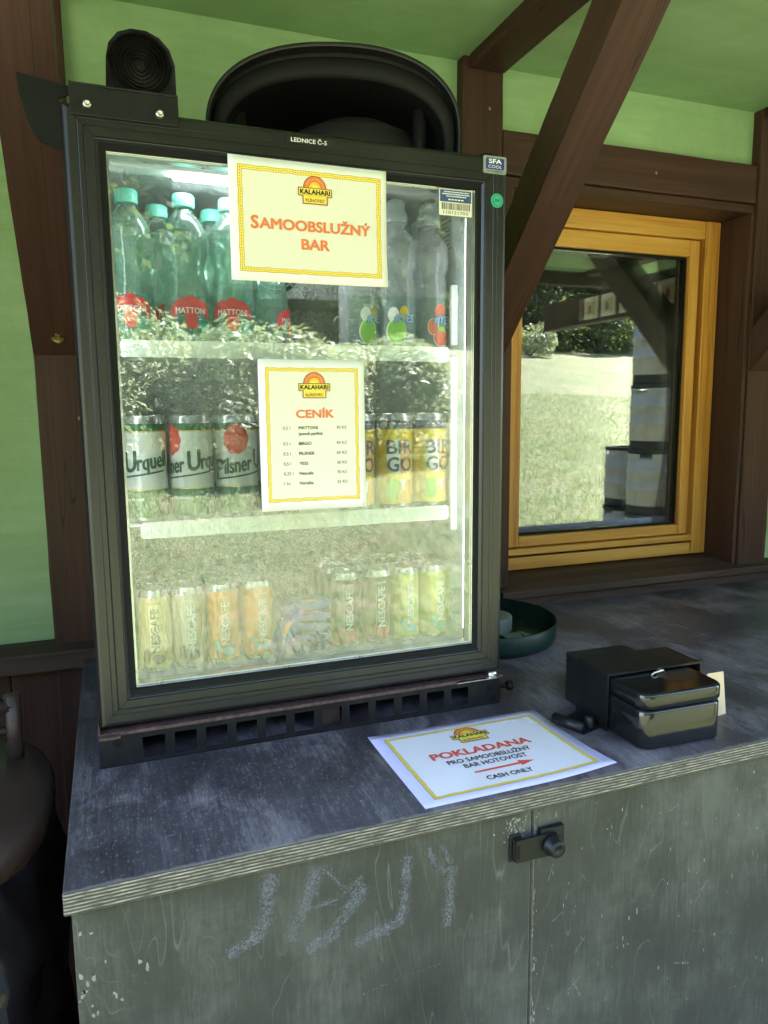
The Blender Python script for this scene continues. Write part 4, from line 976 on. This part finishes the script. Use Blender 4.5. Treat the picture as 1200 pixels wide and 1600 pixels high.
def coffee_can(kind):
    side, patch, ink = dict(vanilla=('coffee_vanilla', 'violet', 'ink_grey'), beige=('coffee_beige', 'violet', 'white_ink'), orange=('coffee_orange', 'aqua', 'white_ink'), brown=('coffee_brown', 'seal_red', 'white_ink'), lime=('coffee_lime', 'aqua', 'white_ink'))[kind]
    o = thing('coffee_can', '', 'can', group='slim iced coffee cans on the bottom shelf'); r, h = .0265, .136
    b = MB(); can_body(b, r, h, 1, 0); b.build('body', ['can_metal', side], o)
    l = MB(); f = wrap(r + .0002); g = wrap(r + .0005)
    l.add([f(u, v) for u, v in ((-.004, .058), (.008, .050), (.019, .062), (.021, .088), (.010, .092), (.001, .080))], [tuple(range(6))], 0)
    l.add([f(u, v) for u, v in ((-.02, .020), (-.010, .018), (-.006, .034), (-.013, .042), (-.020, .036))], [tuple(range(5))], 0)
    disc(l, .006, .023, .010, .008, f, 0, 16)
    rot = lambda fn: (lambda u, v, d=0: fn(-v, u, d))
    text(l, 'NESCAFE', .0125, .070, -.0075, rot(g), 1, 'C', .035, .072)
    strip(l, [-.0085 - .0006, -.0085], [.112] * 2, [.034] * 2, g, 1)
    for i in range(9): rect(l, -.010 + .0023 * i, .1130, -.0088 + .0023 * i, .1165, g, 1)
    l.build('label', [patch, ink], o); return o
protos = {k: coffee_can(k) for k in ('vanilla', 'beige', 'orange', 'brown', 'lime')}
cans = [('vanilla', .128, -.1), ('beige', .182, .02), ('orange', .238, -.05), ('orange', .296, .1), ('brown', .452, .0), ('brown', .512, .0), ('lime', .567, .05), ('lime', .624, .15)]
per = {}
for row in range(3):
    for i, (kd, x, rz) in enumerate(cans):
        nm = dict(vanilla='yellow slim coffee can', beige='beige slim coffee can', orange='orange slim coffee can', brown='dark brown slim coffee can', lime='lime yellow slim coffee can')[kd]
        side = 'left' if i < 4 else 'right'; pos = ORD[i if i < 4 else i - 4]
        lb = '%s, %s of the %s group, %s row, bottom shelf' % (nm, pos, side, ['front', 'second', 'back'][row])
        per.setdefault(kd, []).append(((x, .421 + .056 * row, rz + row * .7), lb))
for kd, l in per.items(): put(protos[kd], [a for a, _ in l], [b for _, b in l], Z3s)
# wafer bars
def wafer(loc, rot, label):
    o = thing('wafer_bar', label, 'snack', loc, rot, 'wrapped wafer bars between the coffee cans')
    L, Wd, H = .088, .040, .0145; n = 10
    mb = MB(); vs = []
    for i in range(n + 1):
        x = -L / 2 + L * i / n; k = 1 if 1 < i < n - 1 else .25 if i in (0, n) else .8
        for y, z in ((-.5, -.5), (-.2, -.55), (.2, -.55), (.5, -.5), (.5, .5), (.2, .58), (-.2, .58), (-.5, .5)): vs.append((x, y * Wd, z * H * k + (0 if 1 else 0)))
    fs = [(i * 8 + k, (i + 1) * 8 + k, (i + 1) * 8 + (k + 1) % 8, i * 8 + (k + 1) % 8) for i in range(n) for k in range(8)] + [tuple(range(8)), tuple(range(n * 8 + 7, n * 8 - 1, -1))]
    mb.add(vs, fs, 0)
    for q, f in enumerate(fs[:n * 8]):
        i, k = divmod(q, 8)
        if k in (2, 3) or (k == 6 and 3 < i < 7): mb.mi[q] = 1
    mb.build('wrapper', ['wafer_blue', 'wafer_orange'], o, .0008)
    return o
WN = ['lowest', 'second', 'third', 'fourth', 'topmost']
for i in range(5): wafer((.375 + random.uniform(-.004, .004), .42 + random.uniform(-.006, .004), Z3s + .0095 + i * .0185), (0, random.uniform(-.05, .05), random.uniform(-.12, .12)), 'blue and orange wafer bar lying flat, %s in its stack' % WN[i])
wafer((.338, .394, Z3s + .048), (math.radians(8), math.radians(-62), .1), 'blue and orange wafer bar leaning upright against the stack')

# ------------------------------------------------------------------ things on top of the fridge
roll = thing('bin_bag_roll', 'black roll of bin bags with a loose flap on top of the fridge', 'bag roll', (.141, .285, .9655))
m = MB(); sp = []
turns, n = 7, 240
for i in range(n + 1):
    t_ = i / n; a = t_ * turns * 2 * PI; r = .006 + .0335 * t_ + .0006 * math.sin(a * 3); sp.append((r * math.cos(a), r * math.sin(a)))
for i in range(n):
    (u0, v0), (u1, v1) = sp[i], sp[i + 1]; yy = .0015 * math.sin(i * .35)
    m.add([(u0, yy, v0), (u1, yy, v1), (u1, .22, v1), (u0, .22, v0)], [(0, 1, 2, 3)], 0, True)
m.lathe([(0, .004), (.039, .004), (.040, .22), (0, .22)], 40, mi=0, fn=lambda x, y, z: (x, z, y))
m.build('roll', 'black_rubber', roll)
fl = MB()
ol = [(-.0445, .004), (-.0405, .022), (-.028, .0375), (-.010, .0445), (.010, .0445), (.027, .0375), (.040, .024), (.0465, .004), (.047, -.025), (.047, -.0470), (.020, -.0475), (-.028, -.0475), (-.036, -.03)]
ol = [(u * .95, v * .93 if v > 0 else v) for u, v in ol]
inn = [(.0395 * math.cos(a), .0395 * math.sin(a)) for a in [3.0, 2.6, 2.15, 1.75, 1.35, .95, .55, .1, -.45, -.9, -1.3, -2.1, -2.6]]
k = len(ol); vs = [(u, .001, v) for u, v in ol] + [(u, .004, v) for u, v in inn] + [(u, .21, v) for u, v in ol]
fl.add(vs, [(i, (i + 1) % k, k + (i + 1) % k, k + i) for i in range(k)] + [(i, 2 * k + i, 2 * k + (i + 1) % k, (i + 1) % k) for i in range(k)], 0, False)
fl.build('flap', 'black_rubber', roll, 0)
# black plastic bin top lying on its side
tub = thing('bin_hood', 'large oval black plastic bin hood lying on its side on the fridge', 'bin hood', (.450, .425, .905), (0, 0, math.radians(-17)))
tub.scale = (.968, 1, 1.14)
def dome(hw, hh, p=2.2, n=48, z0=0, a0=0.0, a1=PI):
    out = []
    for i in range(n + 1):
        a = a0 + (a1 - a0) * i / n; c, s_ = math.cos(a), math.sin(a)
        out.append((hw * math.copysign(abs(c) ** (2 / p), c), z0 + hh * abs(s_) ** (2 / p)))
    return out
def shell(mb, sections, mi=0, close=False):
    n = len(sections[0][1]); vs = [(u, y, v) for y, pts in sections for u, v in pts]
    mb.add(vs, [(k * n + i, k * n + i + 1, (k + 1) * n + i + 1, (k + 1) * n + i) for k in range(len(sections) - 1) for i in range(n - 1)], mi, True)
m = MB()
A = lambda hw, hh: [(-hw, -.004)] + dome(hw, hh - .045 * hh / .15, 2.3, z0=.045 * hh / .15)[::-1] + [(hw, -.004)]
shell(m, [(-.004, A(.186, .122)), (-.010, A(.190, .126)), (-.010, A(.202, .146)), (-.006, A(.2055, .1495)), (.012, A(.2065, .151)), (.016, A(.204, .148)), (.018, A(.197, .142)), (.10, A(.193, .137)), (.22, A(.180, .122)), (.25, A(.150, .095)), (.252, A(.001, .001))])
shell(m, [(-.004, A(.186, .122)), (.02, A(.182, .118)), (.10, A(.178, .114)), (.215, A(.165, .10)), (.23, A(.001, .001))])
m.build('shell', 'black_rubber', tub)
m = MB()
shell(m, [(-.020, A(.208, .158)), (-.022, A(.2105, .1620)), (-.017, A(.213, .1650)), (.004, A(.2135, .1655)), (.006, A(.2105, .1625)), (-.004, A(.206, .1570)), (-.020, A(.208, .158))])
shell(m, [(.002, A(.2045, .1480)), (.002, A(.2125, .1640))])
m.build('rim', 'black_plastic', tub)
m = MB(); m.box((-.150, .17, .062), (.120, .175, .065)); m.box((-.16, .172, .03), (.13, .176, .033))
for x in (-.165, .148): m.lathe([(.012, -.003), (.012, .09), (.010, .09), (.010, -.003)], 20, (x, .03, 0))
m.build('rib', 'black_plastic', tub)
m = MB(); m.lathe([(0, .096), (.05, .092), (.10, .075), (.128, .04), (.136, .004), (.136, -.002)], 48, (.035, .085, 0), fn=lambda x, y, z: (x, y * .5, z)); m.build('inner_lid', 'bin_grey', tub)

# ------------------------------------------------------------------ on the worktop, right of the fridge
tray = thing('serving_tray', 'round dark green metal tray with pale lettering, half behind the fridge', 'tray', (.838, .645, .0005))
m = MB(); m.lathe([(0, .001), (.160, .001), (.168, .004), (.172, .012), (.1735, .044), (.1750, .0455), (.1765, .044), (.1755, .011), (.170, 0), (0, 0)], 72); m.build('dish', 'tray_green', tray)
m = MB(); r = .1779; fw = wrap(r)
def cone(a0, tilt=.13):
    return lambda u, v, d=0: ((.1725 + .0007 + d + v * .075) * math.sin(a0 + u / .1755), -(.1725 + .0007 + d + v * .075) * math.cos(a0 + u / .1755), .010 + v)
c = cone(.0); q = rrect(-.026, .002, .026, .029, .006, 3)
for i in range(len(q)):
    a_, b_ = q[i], q[(i + 1) % len(q)]; s_ = .94; ce = (0, .0155)
    m.add([c(*a_), c(*b_), c(ce[0] + (b_[0] - ce[0]) * s_, ce[1] + (b_[1] - ce[1]) * s_), c(ce[0] + (a_[0] - ce[0]) * s_, ce[1] + (a_[1] - ce[1]) * s_)], [(0, 1, 2, 3)])
text(m, 'Original', .0050, 0, .0208, c, 0, 'C', .02); text(m, 'Pilsner Bier', .0056, 0, .0130, c, 0, 'C', .03, .042); text(m, '1842', .0045, 0, .0050, c, 0, 'C', .02)
c = cone(.62); text(m, 'Pilsner', .019, 0, .009, c, 0, 'C', .025, .050, shear=.25)
m.build('lettering', 'white_ink', tray)
tp = MB(); tp.lathe([(.030, .0), (.0535, 0), (.055, .002), (.055, .033), (.0535, .035), (.030, .035), (.0285, .033), (.0285, .002), (.030, 0)], 40, (0, 0, 0))
tp = tp.build('tape_roll', 'tape_grey', None, 0, (.878, .668, .0022)); tag(tp, 'grey green roll of tape lying in the green tray', 'tape')
MB().lathe([(.020, .037), (.0285, .0345), (.040, .036)], 40).build('loose_wrap', 'tape_grey', tp)
m = MB()
m.prism([(.02, 0), (.09, .01), (.085, .045), (.03, .05)], lambda u, v, d: (u, v, d), 0, .004); m.prism([(.05, -.03), (.10, -.02), (.07, .03)], lambda u, v, d: (u, v, d), .0042, .007)
tag(m.build('crumpled_wrapper', 'tape_grey', None, .001, (.86, .555, .0025), (0, 0, .2)), 'dusty grey scrap lying in the tray beside the tape', 'scrap')

cb = thing('cash_box', 'glossy black cash box pushed into its matte black dock', 'cash box', (.79, .12, 0), (0, 0, math.radians(-2)))
# dock: open fronted sleeve with a stepped rear housing
m = MB(); t_ = .003
DW = .182
m.box((0, 0, .0005), (t_, .085, .0935)); m.box((DW - t_, 0, .0005), (DW, .085, .0935)); m.box((t_, 0, .0905), (DW - t_, .085, .0935)); m.box((t_, .082, .0005), (DW - t_, .085, .0905))
dk = m.build('dock', 'black_metal', cb, .0015)
m = MB(); m.prism(rrect(.012, .0855, .138, .142, .010), lambda u, v, d: (u, v, d), .0008, .0840); m.box((.04, .112, .0845), (.095, .119, .0853)); m.build('housing', 'black_plastic', cb, .003)
ring = MB(); ring.prism([(-.0012, .0008), (.0025, .0008), (.0025, .0915), (DW - .0025, .0915), (DW - .0025, .0008), (DW + .0012, .0008), (DW + .0012, .0950), (-.0012, .0950)], lambda u, v, d: (u, d, v), -.002, .002); ring.build('collar', 'black_metal', cb, .0008)
def rounded_box(mb, x0, y0, x1, y1, r, z0, z1, e, mi=0):
    secs = [(z0, e), (z0 + e * .4, e * .35), (z0 + e, 0), (z1 - e, 0), (z1 - e * .4, e * .35), (z1, e)]
    n = None; vs = []
    for z, i_ in secs:
        q = rrect(x0 + i_, y0 + i_, x1 - i_, y1 - i_, max(r - i_, .002), 7); n = len(q); vs += [(u, v, z) for u, v in q]
    fs = [(k * n + i, k * n + (i + 1) % n, (k + 1) * n + (i + 1) % n, (k + 1) * n + i) for k in range(len(secs) - 1) for i in range(n)]
    mb.add(vs, fs, mi, True); mb.add(vs, [tuple(range(n - 1, -1, -1)), tuple(range((len(secs) - 1) * n, len(secs) * n))], mi)
M['gloss_black'] = (lambda t: t.done(t.pbr((.008, .008, .009), t.math('MULTIPLY_ADD', t.noise(t.co((9, 9, 9)), 1, 4), .12, .05), 0, .55, t.bump(t.noise(t.co((14, 14, 14)), 1, 2), .06, .004), 0)))(NT('gloss_black'))
m = MB(); rounded_box(m, .006, -.083, .156, .08, .021, .001, .0625, .004); m.build('box', 'gloss_black', cb)
m = MB(); rounded_box(m, .0050, -.084, .157, .08, .022, .0640, .0890, .004); m.build('lid', 'gloss_black', cb)
m = MB(); m.tube([(.072, -.016, .0892), (.076, -.016, .093), (.098, -.010, .093), (.102, -.009, .0892)], .0016, 8); m.lathe([(.005, .0892), (.0035, .0925), (0, .0928)], 16, (.098, -.002, 0)); m.build('handle', 'bright_metal', cb)
m = MB(); rect(m, .080, -.050, .132, -.012, flat(.0894), 0); m.build('label_plate', 'bin_brown', cb)
hs = thing('loose_hasp', 'small black hinge latch lying beside the cash box', 'latch', (.768, .158, 0), (0, 0, math.radians(18)))
m = MB(); m.prism(rrect(-.030, -.030, .026, .024, .004), lambda u, v, d: (u, v, d), .0006, .007); m.box((-.010, -.020, .0072), (.020, .016, .0095)); m.build('plate', 'black_metal', hs, .0012)
m = MB(); m.tube([(-.031, -.030, .012), (-.031, .026, .012)], .0085, 16); m.build('barrel', 'black_metal', hs)
m = MB(); m.lathe([(0, .024), (.006, .024), (.008, .021), (.008, .007)], 18, (-.006, -.024, 0)); m.build('knob', 'black_metal', hs)
tg = MB(); tg.prism([(-.02, 0), (.022, 0), (.020, .048), (-.021, .05)], lambda u, v, d: (u, d + .008 * (v / .05) ** 2, v), 0, .0006)
tag(tg.build('paper_tag', 'tag_cream', None, 0, (.998, .098, .0305 - .03), (0, 0, .15)), 'cream paper tag standing behind the cash box', 'tag')
tg = bpy.data.objects['paper_tag']; tg.scale = (1, 1, 1.5)
# ------------------------------------------------------------------ waste bin at the left
wb = thing('waste_bin', 'dark brown waste bin lined with a black bag beside the counter', 'bin', (-.195, .30, -.89))
def oval(hw, hd, p=2.6, n=40): return [(hw * math.copysign(abs(math.cos(a)) ** (2 / p), math.cos(a)), hd * math.copysign(abs(math.sin(a)) ** (2 / p), math.sin(a))) for a in [2 * PI * i / n for i in range(n)]]
def loft(mb, secs, mi=0, fold=0):
    n = 40; vs = []
    for j, (z, hw, hd) in enumerate(secs):
        for i, (u, v) in enumerate(oval(hw, hd)):
            k = 1 + (fold * (math.sin(i * 1.9 + j * .9) * .5 + math.sin(i * .7 - j * 1.3) * .5) if j else 0); vs.append((u * k, v * k, z + (fold * .25 * math.sin(i * 1.3) if j == len(secs) - 1 else 0)))
    mb.add(vs, [(k * n + i, k * n + (i + 1) % n, (k + 1) * n + (i + 1) % n, (k + 1) * n + i) for k in range(len(secs) - 1) for i in range(n)], mi, True)
m = MB(); loft(m, [(-.02, .001, .001), (-.02, .115, .15), (.02, .12, .155), (.80, .145, .185)]); m.build('body', 'bin_brown', wb)
m = MB(); loft(m, [(.838, .150, .192), (.830, .166, .208), (.805, .172, .214), (.77, .169, .211), (.73, .174, .217), (.68, .168, .212), (.62, .173, .216), (.55, .166, .210), (.48, .171, .214), (.43, .168, .212)], 0, .055); m.build('bin_bag', 'bag_film', wb)
m = MB(); loft(m, [(.832, .160, .202), (.838, .1655, .2075), (.855, .167, .209), (.872, .160, .203), (.885, .135, .178), (.890, .08, .12), (.891, .001, .001)]); ld = m.build('lid', 'bin_brown', wb)
m = MB(); m.tube([(.112, .080, .87), (.112, .080, .985)], [.011, .012], 10); m.tube([(-.16, .080, .968), (.112, .080, .968)], .012, 10); m.tube([(-.16, .080, .93), (.112, .080, .93)], .007, 10); m.build('handle', 'bin_brown', ld)

# ------------------------------------------------------------------ kegs outside, mirrored in the window
def keg():
    o = thing('beer_keg', '', 'keg', group='steel kegs stacked outside')
    m = MB(); m.lathe([(0, .03), (.14, .04), (.180, .07), (.188, .10), (.188, .20), (.193, .205), (.193, .225), (.188, .23), (.188, .34), (.193, .345), (.193, .365), (.188, .37), (.185, .45), (.165, .48), (.05, .495), (0, .495)], 40); m.build('barrel', 'keg_steel', o)
    m = MB(); m.lathe([(.165, .0), (.183, .0), (.186, .03), (.183, .08)], 40); m.build('foot_ring', 'black_rubber', o)
    m = MB(); m.lathe([(.186, .505), (.1905, .51), (.1905, .534), (.174, .5345), (.174, .505)], 40); m.build('bumper', 'black_rubber', o)
    m = MB()
    for k in range(3):
        a = k * 2 * PI / 3; m.lathe([(.182, .44), (.186, .50), (.183, .53), (.176, .53), (.178, .44)], 20, a0=a + .28, a1=a + 2 * PI / 3 - .28)
        m.lathe([(.182, .51), (.186, .52), (.183, .5305), (.176, .5305), (.176, .51)], 8, a0=a - .28, a1=a + .28)
    m.build('chime', 'keg_steel', o); return o
k0 = keg(); KP = []
for i, (x, y, n_) in enumerate(((4.28, -2.15, 4), (4.40, -2.60, 2), (4.68, -2.3, 4))):
    for j in range(n_): KP.append(((x + .01 * j, y, ground_z(x, y) + .005 + .531 * j, .4 * j + i), '%s steel keg in the %s stack outside' % (['lowest', 'second', 'third', 'topmost'][j] if n_ == 4 else ['lower', 'upper'][j], ['nearest', 'two high', 'farthest right'][i])))
for i, ((x, y, z, rz), lb) in enumerate(KP):
    if i == 0: k0.location = (x, y, z); k0.rotation_euler = (0, 0, rz); k0['label'] = lb
    else: dup_tree(k0, (x, y, z), rz, lb)
# picture cards on a side beam, mirrored in the window
bx('side_beam', (2.36, -.80, .935), (2.42, .80, 1.075), BT, hut, .003)
for i in range(7):
    y = -.42 + i * .135
    c = MB(); c.box((2.352, y, .953), (2.3595, y + .10, 1.057), 0); c.add([(2.3515, y + a, z) for a, z in ((.012, .970), (.088, .970), (.088, 1.035), (.012, 1.035))], [(3, 2, 1, 0)], 1); c.add([(2.351, y + a, z) for a, z in ((.03, .98), (.06, .98), (.055, 1.02), (.035, 1.02))], [(3, 2, 1, 0)], 2)
    tag(c.build('menu_card', ['paper', 'tag_cream', ['ink_brown', 'blue_print', 'seal_red', 'deep_green'][i % 4]]), 'small picture card pinned to the side beam, %s from the meadow end' % ORD[i], 'card', 'picture cards pinned along the side beam')
